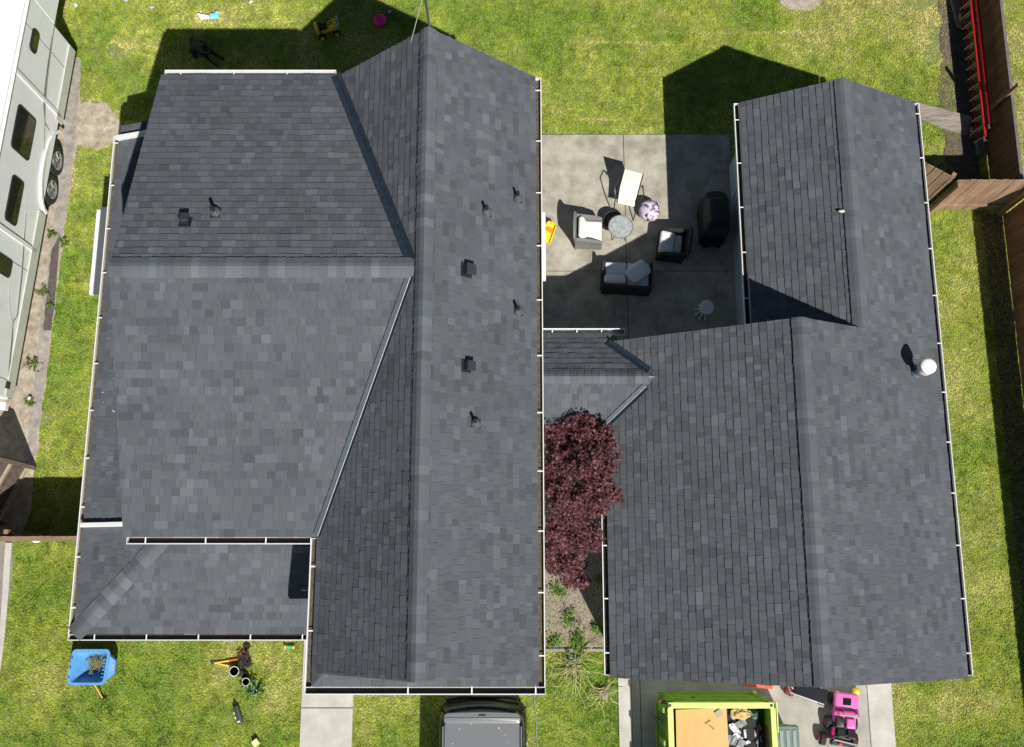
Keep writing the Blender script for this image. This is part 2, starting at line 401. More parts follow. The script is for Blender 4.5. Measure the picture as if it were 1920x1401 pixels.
# lower west and porch roofs
LE = 2.7; LS_ = .33; LX = -8.25; LY = -.83
lr = Roof()
wxi = -6.36; Dl = math.hypot(wxi - LX, (wxi - LX) * LS_)
lr.slope((LX, 1.2, LE), (0, 1, 0), (1, 0, LS_), 8.02, Dl, seed=31)
lr.slope((LX + .02, 9.24, LE - .03), (0, 1, 0), (1, 0, LS_), .3, Dl, seed=32)
lr.slope((LX, LY, LE), (0, 1, 0), (1, 0, LS_), 2.06, Dl, [(0, 0), (2.06, 0), (2.06, Dl), (1.99, Dl)], seed=33)
hD = 1.97; Dp = math.hypot(hD, hD * LS_); Lp = -3.3 - LX
lr.slope((LX, LY, LE), (1, 0, 0), (0, 1, LS_), Lp, Dp, [(0, 0), (Lp, 0), (Lp, Dp), (hD, Dp)], seed=34)
low = lr.build('roof', house)
cp = Roof(); cp.caps((LX, LY, LE), (LX + 1.9, LY + 1.9, LE + 1.9 * LS_), (-1, 1, -LS_), (1, -1, -LS_), wd=.17, th=.022, seed=8, ex=.19); cp.build('hip_cap', low)
for y, tilt in ((1.2, 0), (9.22, .02)):
    m = MB(); m.bar((LX - .02, y, LE + .05), (wxi + .02, y + tilt, LE + .05 + 1.9 * LS_), .085, .12, WHITE); m.build('rake_board', low, bevel=.008)
# wind blown flecks on the lower roofs
m = MB(); r9 = random.Random(4)
for i in range(20):
    x_ = r9.uniform(-8.1, -7.1) if i < 20 else r9.uniform(-8, -4); y_ = r9.gauss(4.3, .8) if i < 20 else r9.uniform(-.7, .3)
    z_ = LE + (x_ - LX) * LS_ if i < 20 else LE + (y_ - LY) * LS_
    m.box((x_, y_, z_ + .025), (r9.uniform(.01, .04), r9.uniform(.008, .02), .006), mat('pale_litter', (.5, .48, .42), .8), rz=r9.uniform(0, 3))
m.build('roof_litter', low)['kind'] = 'stuff'
# porch posts and floor
m = MB(); m.b2((-8.1, -.75, 0), (-3.02, 1.09, .14), mat('porch_concrete', (.36, .35, .33), .85, noise=.12, nscale=4, bump=.2)); m.build('porch_floor', house)
for x in (-8.02, -6.4, -4.8, -3.3):
    m = MB(); m.box((x, -.68, 1.35), (.13, .13, 2.42), TRIM); m.box((x, -.68, .2), (.18, .18, .12), TRIM); m.build('porch_post', house)
m = MB(); m.b2((-8.15, -.76, 2.48), (-3.05, -.62, 2.62), TRIM); m.build('porch_beam', house)
# west bay
yb0 = G(172, 552, 2.15).y; yb1 = G(187, 390, 2.15).y; m = MB(); m.b2((-8.62, yb0 + .08, .9), (-8.01, yb1 - .08, 2.09), SIDING); bay = m.build('bay_window', house)
m = MB(); m.add([(-8.72, yb0, 2.17), (-8.01, yb0, 2.42), (-8.01, yb1, 2.42), (-8.72, yb1, 2.17), (-8.72, yb0, 2.1), (-8.01, yb0, 2.1), (-8.01, yb1, 2.1), (-8.72, yb1, 2.1)],
      [(0, 1, 2, 3), (0, 4, 5, 1), (1, 5, 6, 2), (2, 6, 7, 3), (3, 7, 4, 0), (4, 7, 6, 5)], mat('plain_dark_roof', BASE, .9, noise=.15, nscale=40)); m.build('bay_roof', bay)
m = MB(); m.b2((-8.80, yb0 - .01, 2.09), (-8.722, yb1 - .05, 2.2), WHITE); m.build('bay_gutter', bay, bevel=.01)
# gutters
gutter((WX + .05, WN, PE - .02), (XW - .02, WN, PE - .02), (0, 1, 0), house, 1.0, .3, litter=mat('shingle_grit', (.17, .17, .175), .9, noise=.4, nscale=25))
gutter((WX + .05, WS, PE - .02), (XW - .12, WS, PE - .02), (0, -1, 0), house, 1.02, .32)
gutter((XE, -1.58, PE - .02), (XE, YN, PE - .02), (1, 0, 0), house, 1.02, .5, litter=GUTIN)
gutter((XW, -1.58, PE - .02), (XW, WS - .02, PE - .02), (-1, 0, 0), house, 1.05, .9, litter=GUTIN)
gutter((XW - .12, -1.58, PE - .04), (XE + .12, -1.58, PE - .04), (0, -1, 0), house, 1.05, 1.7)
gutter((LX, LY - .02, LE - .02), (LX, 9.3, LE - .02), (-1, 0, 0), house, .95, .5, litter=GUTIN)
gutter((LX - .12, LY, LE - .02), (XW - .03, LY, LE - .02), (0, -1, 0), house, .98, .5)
# roof vents: helpers
def plane_main_e(): return Vector((XE, 0, PE)), Vector((sl, 0, 1)).normalized()
def plane_wing_n(): return Vector((0, WN, PE)), Vector((0, k, 1)).normalized()
GALV = mat('galvanised_boot', (.35, .36, .38), .35, metal=.8, noise=.3, nscale=12)
def slope_frame(c, n):
    n = n.normalized(); down = Vector((n.x, n.y, 0)).normalized(); down = (down - n * down.dot(n)).normalized(); side = n.cross(down)
    M = Matrix((side, -down, n)).transposed().to_4x4(); M.translation = c; return M
def vent_pipe(parent, px, py, pl, h=.28, s=1):
    p, n = pl; c = onplane(px, py, p, n) + n * .016
    m = MB(); m.M = slope_frame(c, n); m.box((0, .0, .003), (.15 * s, .2 * s, .006), BLACKM)
    m.M = Matrix.Translation(c); m.tube([(0, 0, -.02), (0, 0, .05), (0, 0, .12)], [.085 * s, .075 * s, .036 * s], GALV, 16)
    o = m.build('vent_flashing', parent, smooth=True)
    m = MB(); m.M = Matrix.Translation(c); m.tube([(0, 0, .1), (0, 0, h)], .028 * s, BLACKM, 14); m.build('vent_pipe', parent, smooth=True)
def box_vent(parent, px, py, pl, s=1.0, rot=0):
    p, n = pl; c = onplane(px, py, p, n) + n * .016
    m = MB(); m.M = slope_frame(c, n)
    m.box((0, 0, .004), (.30 * s, .28 * s, .008), BLACKM); m.box((0, -.01, .06), (.19 * s, .19 * s, .10), BLACKM); m.box((0, -.02, .12), (.23 * s, .24 * s, .03), mat('black_painted_vent', (.035, .04, .05), .5), taper=.9)
    m.build('roof_vent', parent, bevel=.006)
pe = plane_main_e(); pn = plane_wing_n()
for x, y in ((970, 372), (912, 398), (971, 584), (891, 794)): vent_pipe(main_roof, x, y, pe)
box_vent(main_roof, 873, 507, pe, .85); box_vent(main_roof, 873, 687, pe, .72)
vent_pipe(wing_roof, 405, 400, pn, .26, 1.1); box_vent(wing_roof, 348, 418, pn, .72)
# service mast at the north gable
m = MB(); b0 = Vector((XR + .02, YN + .02, 5.6)); b1 = Vector((XR + .02, YN + .02, 8.2))
m.tube([b0, b1], .022, STEEL, 10); m.tube([b1, b1 + Vector((0, .08, .08)), b1 + Vector((0, .18, .0))], .035, STEEL, 10)
m.tube([Vector((XR - .32, YN - .1, 6.42)), b0 + Vector((0, 0, 2.1))], .007, mat('guy_wire', (.5, .47, .4), .6), 6)
m.tube([b1 + Vector((0, .15, 0)), b1 + Vector((.1, 3, .1)), b1 + Vector((.3, 9, .9))], .009, BLACKM, 6)
m.build('service_mast', house, smooth=True)
# door canopy over patio (white flat panel)
a = G(1020, 399, 2.4); b = G(1020, 524, 2.4)
m = MB(); m.b2((.16, b.y, 2.36), (.70, a.y, 2.44), WHITE); m.b2((.60, b.y, 2.26), (.703, a.y, 2.36), WHITE); m.build('awning', house, bevel=.01)
m = MB(); m.b2((.151, b.y + .15, .1), (.19, a.y - .15, 2.15), TRIM); m.b2((.191, b.y + .22, .18), (.2, (a.y + b.y) / 2 - .03, 2.08), DGLASS); m.b2((.191, (a.y + b.y) / 2 + .03, .18), (.2, a.y - .22, 2.08), DGLASS); m.build('patio_door', house)
# downspout bits
m = MB(); m.bar((.25, 9.12, 4.85), (.25, 9.12, .1), .07, .05, WHITE); m.build('downspout', house)

# ================================================================== GARAGE
gar = thing('garage', 'grey shingled garage on the right with a wide front and narrower rear section', 'garage')
GE, GX, GRF, GRB = 2.7, 8.51, 5.28, 6.665; gs = .55
ZF = GE + gs * (GX - GRF); ZB = GE + gs * (GX - GRB); GWF = 1.86; GWB = 4.82; GN, GM, GS = 10.06, 4.86, -1.63
w_ = MB(); w_.b2((5.15, 4.6, 0), (8.2, 9.8, 2.6), SIDING); w_.b2((2.1, -1.3, 0), (8.2, 4.59, 2.6), SIDING)
for x0, x1, xr, zr, y0, y1 in ((5.15, 8.2, GRB, ZB - .16, 9.7, 9.8), (2.1, 8.2, GRF, ZF - .16, -1.3, -1.2), (2.1, 8.2, GRF, ZF - .16, 4.49, 4.59)):
    w_.add([(x0, y0, 2.55), (x1, y0, 2.55), (xr, y0, zr), (x0, y1, 2.55), (x1, y1, 2.55), (xr, y1, zr)], [(0, 1, 2), (3, 5, 4), (0, 2, 5, 3), (2, 1, 4, 5)], SIDING)
w_.build('wall', gar)
m = MB(); m.b2((3.0, -1.34, 0), (7.4, -1.301, 2.2), TRIM)
for i in range(4): m.b2((3.05, -1.36, .04 + i * .54), (7.35, -1.341, .54 + i * .54), TRIM)
m.build('garage_door', gar)
gr = Roof()
De = math.hypot(GX - GRF, ZF - GE)
gr.slope((GX, GS, GE), (0, 1, 0), (-1, 0, gs), GM - GS, De, seed=41)
Db = math.hypot(GX - GRB, ZB - GE)
gr.slope((GX, GM, GE), (0, 1, 0), (-1, 0, gs), GN - GM, Db, seed=42)
gr.slope((GWF, GS, GE + gs * (GWF - (GRF - (GX - GRF)))), (0, 1, 0), (1, 0, gs), GM - GS, math.hypot(GRF - GWF, gs * (GRF - GWF)), seed=43)
gr.slope((GWB, GM - .2, GE), (0, 1, 0), (1, 0, gs), GN - GM + .2, Db, seed=44)
groof = gr.build('roof', gar)
cp = Roof(); cp.caps((GRF, GS, ZF), (GRF, GM, ZF), (-1, 0, -gs), (1, 0, -gs), wd=.16, th=.042, seed=9); cp.build('ridge_cap', groof)
cp = Roof(); cp.caps((GRB, GM + .0, ZB), (GRB, GN, ZB), (-1, 0, -gs), (1, 0, -gs), wd=.16, th=.042, seed=10); cp.build('ridge_cap', groof)
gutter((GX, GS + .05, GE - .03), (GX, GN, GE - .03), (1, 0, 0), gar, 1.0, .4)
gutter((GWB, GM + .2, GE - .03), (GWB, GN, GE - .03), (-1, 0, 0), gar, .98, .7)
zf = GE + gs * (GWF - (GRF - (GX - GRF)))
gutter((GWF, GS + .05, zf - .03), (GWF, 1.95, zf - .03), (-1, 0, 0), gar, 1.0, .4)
m = MB(); m.tube([(GWB - .04, 9.6, 2.55), (5.1, 8.95, 2.2), (5.16, 8.9, .1)], .035, WHITE, 8); m.build('downspout', gar)
# flue on the east slope
pg = (Vector((GX, 0, GE)), Vector((gs, 0, 1)).normalized())
c = onplane(1716, 700, *pg); m = MB(); m.M = Matrix.Translation(c)
m.tube([(0, 0, -.03), (0, 0, .02), (0, 0, .1)], [.17, .16, .09], mat('flue_boot', (.12, .14, .17), .5, metal=.4, noise=.2), 20)
m.tube([(0, 0, .05), (0, 0, .5)], .075, GALV, 18); fo = m.build('flue_pipe', groof, smooth=True)
m = MB(); m.M = Matrix.Translation(c); m.cyl((0, 0, .56), .15, .17, WHITE, 24); m.tube([(0, 0, .645), (0, 0, .66), (0, 0, .67)], [.15, .135, .11], WHITE, 24); m.build('flue_cap', fo, smooth=True)
m = MB(); c = onplane(1580, 397, Vector((GWB, 0, GE)), Vector((-gs, 0, 1)).normalized()); m.M = Matrix.Translation(c); m.ball((0, 0, .03), (.1, .035, .03), mat('putty_patch', (.55, .52, .38), .3, noise=.4, nscale=20)); m.build('sealant_patch', groof, smooth=True)
for x_, y_ in ((7.0, 1.5), (4.2, 9.0)): pass

# ================================================================== BREEZEWAY
bw = thing('breezeway', 'low shingled breezeway roof joining house and garage beside the dark red maple', 'breezeway')
BE, BR, BYN, BY, BYS = 2.5, 3.12, 5.06, 4.04, 3.0; bk = (BR - BE) / (BYN - BY)
br = Roof(); x0 = .16; Dn = math.hypot(BYN - BY, BR - BE); 
br.slope((x0, BYN, BE), (1, 0, 0), (0, -(BYN - BY), BR - BE), 3.3, Dn, [(0, 0), (1.85, 0), (2.8, Dn), (0, Dn)], seed=51)
br.slope((x0, BYS, BE), (1, 0, 0), (0, (BY - BYS), BR - BE), 3.3, math.hypot(BY - BYS, BR - BE), [(0, 0), (1.55, 0), (2.8, Dn), (0, Dn)], seed=52)
brf = br.build('roof', bw)
cp = Roof(); cp.caps((x0, BY, BR), (2.66, BY, BR), (0, 1, -bk), (0, -1, -bk), wd=.14, th=.02, seed=12); cp.build('ridge_cap', brf)
gW = Vector((-gs, 0, 1))
def bx_(y): z = BR - bk * abs(y - BY); return Vector((GWF + (z - zf) / gs, y, z))
nNb = Vector((0, bk, 1)); nSb = Vector((0, -bk, 1))
valley(brf, bx_(GM - .02), bx_(BY + .12), nNb, gW, .08)
valley(brf, bx_(BYS + .05), bx_(BY - .18), nSb, gW, .085, True)
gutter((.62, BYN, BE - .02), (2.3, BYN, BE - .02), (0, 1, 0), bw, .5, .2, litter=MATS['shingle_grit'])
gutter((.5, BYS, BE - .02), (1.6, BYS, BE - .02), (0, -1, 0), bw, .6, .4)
m = MB(); m.b2((.16, 3.3, 0), (2.09, 3.42, 2.5), SIDING); m.b2((.16, 4.6, 0), (2.09, 4.72, 2.5), SIDING); m.build('wall', bw)
for c_, ax in (((1.1, 4.72, 1.35), 1),): window(bw, c_, .8, 1.0, 'y', 1)

# ================================================================== GROUND
def gp(*pts): return [tuple(G(x, y, 0))[:2] for x, y in pts]
def wobble(pts, amp, step=.12, seed=1, closed=True):
    out = []; n = len(pts)
    for i in range(n):
        a = Vector(pts[i]); b = Vector(pts[(i + 1) % n]); L = (b - a).length; kk = max(1, int(L / step)); nn = Vector((-(b - a).y, (b - a).x)).normalized()
        for j in range(kk):
            p = a.lerp(b, j / kk); w0 = mn.noise(Vector((p.x * 3.1, p.y * 3.1, seed))) + .5 * mn.noise(Vector((p.x * 9, p.y * 9, seed + 5)))
            p = p + nn * w0 * amp; out.append((p.x, p.y))
    return out
def sheet(name, pts, z, mt, thick=.03):
    m = MB(); m.prism(pts, z - thick, z, mt); return struct(m.build(name))
SOIL = mat('lawn_soil', (.11, .15, .03), .95, col2=(.34, .36, .11), nscale=14, bump=1, bscale=90, detail=10)
m = MB(); m.add([(-400, -400, 0), (400, -400, 0), (400, 400, 0), (-400, 400, 0)], [(0, 1, 2, 3)], SOIL); struct(m.build('ground'))
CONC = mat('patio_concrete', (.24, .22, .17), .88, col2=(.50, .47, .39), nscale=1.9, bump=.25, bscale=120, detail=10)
CONC2 = mat('walk_concrete', (.42, .40, .355), .88, col2=(.56, .54, .49), nscale=2.5, bump=.25, bscale=120, detail=9)
CONC3 = mat('driveway_concrete', (.30, .28, .235), .88, col2=(.45, .43, .38), nscale=1.8, bump=.25, bscale=120, detail=10)
DIRT = mat('dry_dirt', (.26, .20, .14), .95, col2=(.56, .50, .41), nscale=4.5, bump=.8, bscale=60, detail=9)
MULCH = mat('gravel_mulch', (.11, .085, .055), .95, col2=(.44, .39, .30), nscale=26, bump=1, bscale=60)
DKSOIL = mat('dark_soil', (.07, .055, .04), .95, col2=(.17, .14, .1), nscale=9, bump=.8)  # dark soil for the fence strips and slab joints
patio_pts = [(.16, 4.73), (5.19, 4.73), (5.15, 10.60), (.3, 10.63)]
# four slabs parted by joints
J = .008; jx = 2.66; jy = 7.2; hard = []
m = MB()
for xa, xb in ((.16, jx - J), (jx + J, 5.19)):
    for ya, yb in ((4.73, jy - J), (jy + J, 10.61)): m.prism([(xa, ya), (xb, ya), (xb, yb), (xa, yb)], -.05, .045, CONC)
m.b2((jx - J, 4.73, -.05), (jx + J, 10.61, .02), DKSOIL); struct(m.build('patio')); hard.append(patio_pts)
wk = [(-4.45, -8), (-3.36, -8), (-3.36, -1.5), (-4.45, -1.5)]
m = MB(); yj = G(600, 1327).y
m.prism([(-4.45, -8), (-3.36, -8), (-3.36, yj - .01), (-4.45, yj - .01)], -.05, .05, CONC2); m.prism([(-4.45, yj + .01), (-3.36, yj + .01), (-3.36, -.8), (-4.45, -.8)], -.05, .05, CONC2); m.b2((-4.45, yj - .01, -.04), (-3.36, yj + .01, .02), DKSOIL)
struct(m.build('walk')); hard.append(wk)
xa = G(1160, 1340).x; xb = G(1184, 1340).x; xc = G(1201, 1340).x; xd = G(1627, 1330).x; xe = G(1673, 1330).x
m = MB(); m.prism([(xa, -8), (xb, -8), (xb, -1.31), (xa, -1.31)], -.05, .05, CONC2)
for a, b in ((xb + .01, xc - .008), (xc + .008, xd - .008), (xd + .008, xe)): m.prism([(a, -8), (b, -8), (b, -1.31), (a, -1.31)], -.05, .046, CONC3 if b < xe else CONC2)
struct(m.build('driveway')); hard.append([(xa, -8), (xe, -8), (xe, -1.31), (xa, -1.31)])
# strip where the trailer stands
strip = wobble(gp((132, 108), (153, 112), (150, 190), (150, 240), (128, 380), (112, 500), (100, 620), (88, 700), (78, 790), (66, 880), (58, 960), (40, 1000), (-80, 1000), (-80, 60), (100, 60)), .05, seed=3)
sheet('dirt_strip', strip, .012, DIRT); hard.append(strip)
PATH = mat('old_asphalt_edge', (.22, .19, .165), .9, col2=(.42, .39, .35), nscale=5, bump=.5, stretch=(1, 1, 1))
p2 = gp((131, 108), (151, 108), (148, 200), (118, 215))
asp = wobble(gp((132, 110), (152, 108), (147, 190), (137, 290), (132, 340), (113, 470), (95, 620), (78, 770), (62, 870), (46, 868), (60, 760), (76, 610), (96, 460), (112, 340), (122, 230)), .03, seed=4)
sheet('path', asp, .02, PATH)
edge = wobble(gp((98, 470), (113, 440), (104, 560), (96, 620), (82, 620), (88, 560)), .015, seed=5); sheet('timber_edging', edge, .032, mat('dark_edging', (.10, .085, .075), .9, noise=.3, nscale=10))
# soil apron between trailer and lawn
ap = wobble(gp((112, 205), (170, 190), (228, 206), (230, 268), (170, 278), (140, 272), (116, 310)), .22, seed=6); sheet('dirt_patch', ap, .016, DIRT)
fx = G(12, 1020).x
sheet('side_path', wobble(gp((-90, 1015), (26, 1012), (20, 1100), (10, 1180), (2, 1260), (-90, 1300)), .02, seed=7), .012, mat('grey_path', (.20, .18, .16), .9, col2=(.30, .28, .25), nscale=4, bump=.3)); hard.append(gp((-90, 1015), (26, 1012), (20, 1100), (10, 1180), (2, 1260), (-90, 1300)))
kp = gp((12, 1018), (24, 1018), (18, 1110), (10, 1200), (2, 1260), (-8, 1260), (4, 1150)); sheet('kerb', kp, .05, CONC2); 
# courtyard gravel between house and garage
cy = wobble([(.16, -1.28), (2.09, -1.28), (2.09, 3.29), (.16, 3.29)], .02, seed=8); sheet('gravel_bed', cy, .014, MULCH); hard.append([(.16, .2), (2.09, .2), (2.09, 3.29), (.16, 3.29)])
e1 = G(1020, 1219); m = MB(); m.b2((.16, e1.y - .03, -.02), (2.09, e1.y + .03, .05), mat('old_edging', (.20, .19, .15), .9, col2=(.38, .37, .30), nscale=6)); struct(m.build('edging'))
# mud along the east fence
mu = wobble([(10.15, 8.75), (11.1, 8.75), (11.1, 16), (10.65, 16), (10.5, 13), (10.3, 11.6), (10.35, 10.3)], .1, seed=9); sheet('mud_strip', mu, .013, DKSOIL); hard.append([(10.6, 8.75), (11.1, 8.75), (11.1, 16), (10.9, 16)])
mu = [(11.0, -8), (11.5, -8), (11.5, 8.6), (11.05, 8.6)]; sheet('mud_strip', wobble(mu, .05, seed=10), .013, DKSOIL)
bald = []
for x, y, rx, ry in ((195, 240, .75, .30), (150, 225, .32, .5), (143, 270, .22, .3)):
    c = G(x, y); bald.append((c.x, c.y, rx, ry, 1))
for i, (x, y, rx, ry, st) in enumerate(((1765, 75, .42, .50, 1), (1500, 5, .50, .22, 2), (1790, 290, .5, .32, 1), (1207, 92, .09, .09, 2), (215, 100, .2, .2, 2), (1120, 225, .5, .06, 3), (1230, 85, .9, .03, 3), (1180, 80, 1.0, .03, 3), (1725, 8, .4, .2, 1), (130, 350, .2, .6, 3), (1072, 1140, .5, .5, 1), (90, 785, .2, .15, 2), (230, 90, .3, .18, 3), (185, 210, .5, .25, 2), (1440, 62, 1.6, .04, 3), (1360, 300, .2, .3, 3))):
    c = G(x, y); bald.append((c.x, c.y, rx, ry, st))
    if st == 2 and i in (1,):
        pts = [(c.x + rx * math.cos(a / 24 * 6.283) * (1 + .25 * mn.noise(Vector((a * .7, i, 0)))), c.y + ry * math.sin(a / 24 * 6.283) * (1 + .25 * mn.noise(Vector((a * .5, i, 3))))) for a in range(24)]
        sheet('dirt_patch', pts, .010, DIRT)

# ------------------------------------------------------------------ lawn (blades)
def inpoly(X, Y, pts):
    ins = np.zeros(len(X), bool); n = len(pts); j = n - 1
    for i in range(n):
        xi, yi = pts[i]; xj, yj = pts[j]
        if yi != yj:
            c_ = ((yi > Y) != (yj > Y)) & (X < (xj - xi) * (Y - yi) / (yj - yi) + xi); ins ^= c_
        j = i
    return ins
def vnoise(X, Y, s, seed):
    r = np.random.RandomState(seed); T = r.rand(256, 256); x = X * s + 100; y = Y * s + 100
    xi = np.floor(x).astype(int); yi = np.floor(y).astype(int); fx_ = x - xi; fy_ = y - yi; fx_ = fx_ * fx_ * (3 - 2 * fx_); fy_ = fy_ * fy_ * (3 - 2 * fy_)
    g = lambda a, b: T[a % 256, b % 256]
    return (g(xi, yi) * (1 - fx_) + g(xi + 1, yi) * fx_) * (1 - fy_) + (g(xi, yi + 1) * (1 - fx_) + g(xi + 1, yi + 1) * fx_) * fy_
def grass(N, seed):
    r = np.random.RandomState(seed)
    X = r.uniform(-13.6, 14.2, N); Y = r.uniform(-4.9, 15.8, N)
    keep = np.ones(N, bool)
    for hpts in hard: keep &= ~inpoly(X, Y, hpts)
    for (x0_, y0_, x1_, y1_) in ((-8.05, 1.3, .2, 9.15), (-3.05, -1.2, .2, 9.15), (-8.1, -.75, -3, 1.3), (2.05, -1.35, 8.35, 4.7), (5.15, 4.5, 8.35, 9.85)):
        keep &= ~((X > x0_) & (X < x1_) & (Y > y0_) & (Y < y1_))
    gx = (X > .16) & (X < 2.1) & (Y > -1.28) & (Y < 3.3); keep &= ~gx | (vnoise(X, Y, 2.2, 3) + .25 * (Y < -1.0) > .62)
    dens = .45 + .75 * vnoise(X, Y, 1.1, 5) * 1.0 + .35 * vnoise(X, Y, 4.5, 6)
    straw = .66 * vnoise(X, Y, .5, 7) + .5 * vnoise(X, Y, 1.6, 8) + .36 * vnoise(X, Y, 6, 9) + .02 + .15 * np.clip((Y - 7) / 4, 0, 1) * np.clip((X + 1) / 5, 0, 1) + .08 * (X > 8.6) * (Y < 8.6) + .09 * (X < -7.5) * (Y > 2) - .06 * (Y < 0) * (X < 8)
    for bx0, by0, rx, ry, st in bald:
        d = np.sqrt(((X - bx0) / rx) ** 2 + ((Y - by0) / ry) ** 2) + .7 * (vnoise(X, Y, 4, 12) - .5) + .5 * (vnoise(X, Y, 13, 13) - .5)
        hit = d < 1
        if st in (1, 2): keep &= ~(hit & (r.rand(N) < (.88 if st == 1 else .93)))
        straw = np.where(d < 1.5, straw + .5 * (1.5 - np.minimum(d, 1.5)), straw)
    keep &= r.rand(N) < dens
    X = X[keep]; Y = Y[keep]; straw = straw[keep]; n = len(X)
    north = np.clip((Y - 3) / 10, 0, 1)
    ang = r.uniform(0, 6.283, n) ; clump = vnoise(X, Y, 3.5, 20) * 6.283 * 2; ang = np.where(r.rand(n) < .6, clump + r.normal(0, .6, n), ang)
    tuft = vnoise(X, Y, 6.5, 31) * .6 + vnoise(X, Y, 14, 32) * .4; L = r.uniform(.03, .065, n) * (.6 + .95 * tuft) * (1.1 - .3 * np.clip(straw, 0, 1)); lean = r.uniform(.6, 1.35, n); wd = r.uniform(.006, .012, n)
    hx = np.cos(ang); hy = np.sin(ang); ou = L * np.sin(lean); up = L * np.cos(lean)
    V = np.zeros((n, 4, 3)); sx, sy = -hy * wd, hx * wd
    V[:, 0] = np.stack([X - sx, Y - sy, np.full(n, .0)], 1); V[:, 1] = np.stack([X + sx, Y + sy, np.full(n, .0)], 1)
    V[:, 2] = np.stack([X + hx * ou * .6 + sx * .8, Y + hy * ou * .6 + sy * .8, up * .75], 1)
    V[:, 3] = np.stack([X + hx * ou, Y + hy * ou, up], 1)
    V[:, :, 2] = np.maximum(V[:, :, 2], .004)
    me = bpy.data.meshes.new('grass'); me.vertices.add(n * 4); me.vertices.foreach_set('co', V.astype(np.float32).ravel())
    me.loops.add(n * 4); me.loops.foreach_set('vertex_index', (np.arange(n)[:, None] * 4 + np.array([0, 1, 2, 3])[None]).astype(np.int32).ravel())
    me.polygons.add(n); me.polygons.foreach_set('loop_start', (np.arange(n) * 4).astype(np.int32)); me.polygons.foreach_set('loop_total', np.full(n, 4, np.int32))
    s_ = np.clip((straw - .52) / .85, 0, 1) + r.normal(0, .09, n); s_ = s_ + .10 * north; s_ = np.clip(s_, 0, 1)
    g1 = np.array([.19, .345, .024]); g2 = np.array([.46, .53, .065]); g3 = np.array([.74, .66, .27])
    c = np.where(s_[:, None] < .5, g1 + (g2 - g1) * (s_[:, None] * 2), g2 + (g3 - g2) * ((s_[:, None] - .5) * 2)) * (r.uniform(.75, 1.25, n) * (1.12 - .35 * np.clip((tuft - .45) * 2.2, -.4, 1)))[:, None]
    C = np.ones((n, 4, 4), np.float32); C[:, :, :3] = c[:, None, :]
    at = me.color_attributes.new('tone', 'FLOAT_COLOR', 'POINT'); at.data.foreach_set('color', C.ravel())
    me.materials.append(mat('grass_blades', (.1, .2, .02), .6, attr='tone', trans=.42, spec=.25)); me.update(); me.validate()
    o = bpy.data.objects.new('grass', me); COL.objects.link(o); o['kind'] = 'stuff'; o['label'] = 'patchy green and straw coloured lawn grass around the buildings'; o['category'] = 'grass'
grass(1250000, 1)
#OBJ
# ================================================================== TRAVEL TRAILER
RVS = mat('trailer_siding', (.82, .84, .84), .35, noise=.05, nscale=2); RVW = mat('trailer_white_roof', (.82, .83, .84), .5, noise=.03, nscale=3)
RVG = mat('trailer_grey_decal', (.17, .18, .19), .4); RVT = mat('trailer_tan_skirt', (.55, .56, .50), .45, noise=.08, nscale=3)
RVL = mat('trailer_silver_trim', (.80, .80, .78), .4)
a0 = math.atan(.0705)
rv = thing('travel_trailer', 'long pale travel trailer parked on the dirt strip, white roof and dark side windows', 'trailer', (-11.04, 4.05, 0), -a0)
# local: x=0 side plane facing the house, body toward -x, y forward (north)
RL = 8.55; ZT = 2.86; ZB0 = .62
MR = Matrix.Translation((-11.04, 4.05, 0)) @ Matrix.Rotation(-a0, 4, 'Z'); MRI = MR.inverted(); nR = (MR.to_3x3() @ Vector((1, 0, 0)))
def rvp(px, py): v = MRI @ onplane(px, py, Vector((-11.04, 4.05, 0)), nR); return v
m = MB(); m.b2((-2.4, 0, ZB0), (0, RL, ZT), RVS); m.b2((-2.4, RL, 1.55), (0, RL + 2.6, ZT), RVS); m.build('body', rv, bevel=.03)
m = MB(); m.b2((-2.43, -.04, ZT + .005), (.02, RL + 2.63, ZT + .09), RVW); rr = m.build('roof', rv, bevel=.03)
m = MB(); m.b2((-1.4, 2, ZT + .095), (-1.0, 2.4, ZT + .2), RVW); m.b2((-1.6, 5, ZT + .095), (-.9, 6, ZT + .33), RVW); m.build('roof_vent', rr, bevel=.02)
m = MB(); m.b2((.005, -.02, ZT - .09), (.035, RL + 2.6, ZT + .0), RVL); m.tube([(.05, 0, ZT - .02), (.05, RL + 2.6, ZT - .02)], .02, WHITE, 8); m.build('rain_gutter', rv)
for ya_, yb_ in ((.05, 4.35), (6.6, RL - .05)): m = MB(); m.b2((.004, ya_, ZB0 - .12), (.03, yb_, ZB0 + .2), RVT); m.build('skirt', rv)
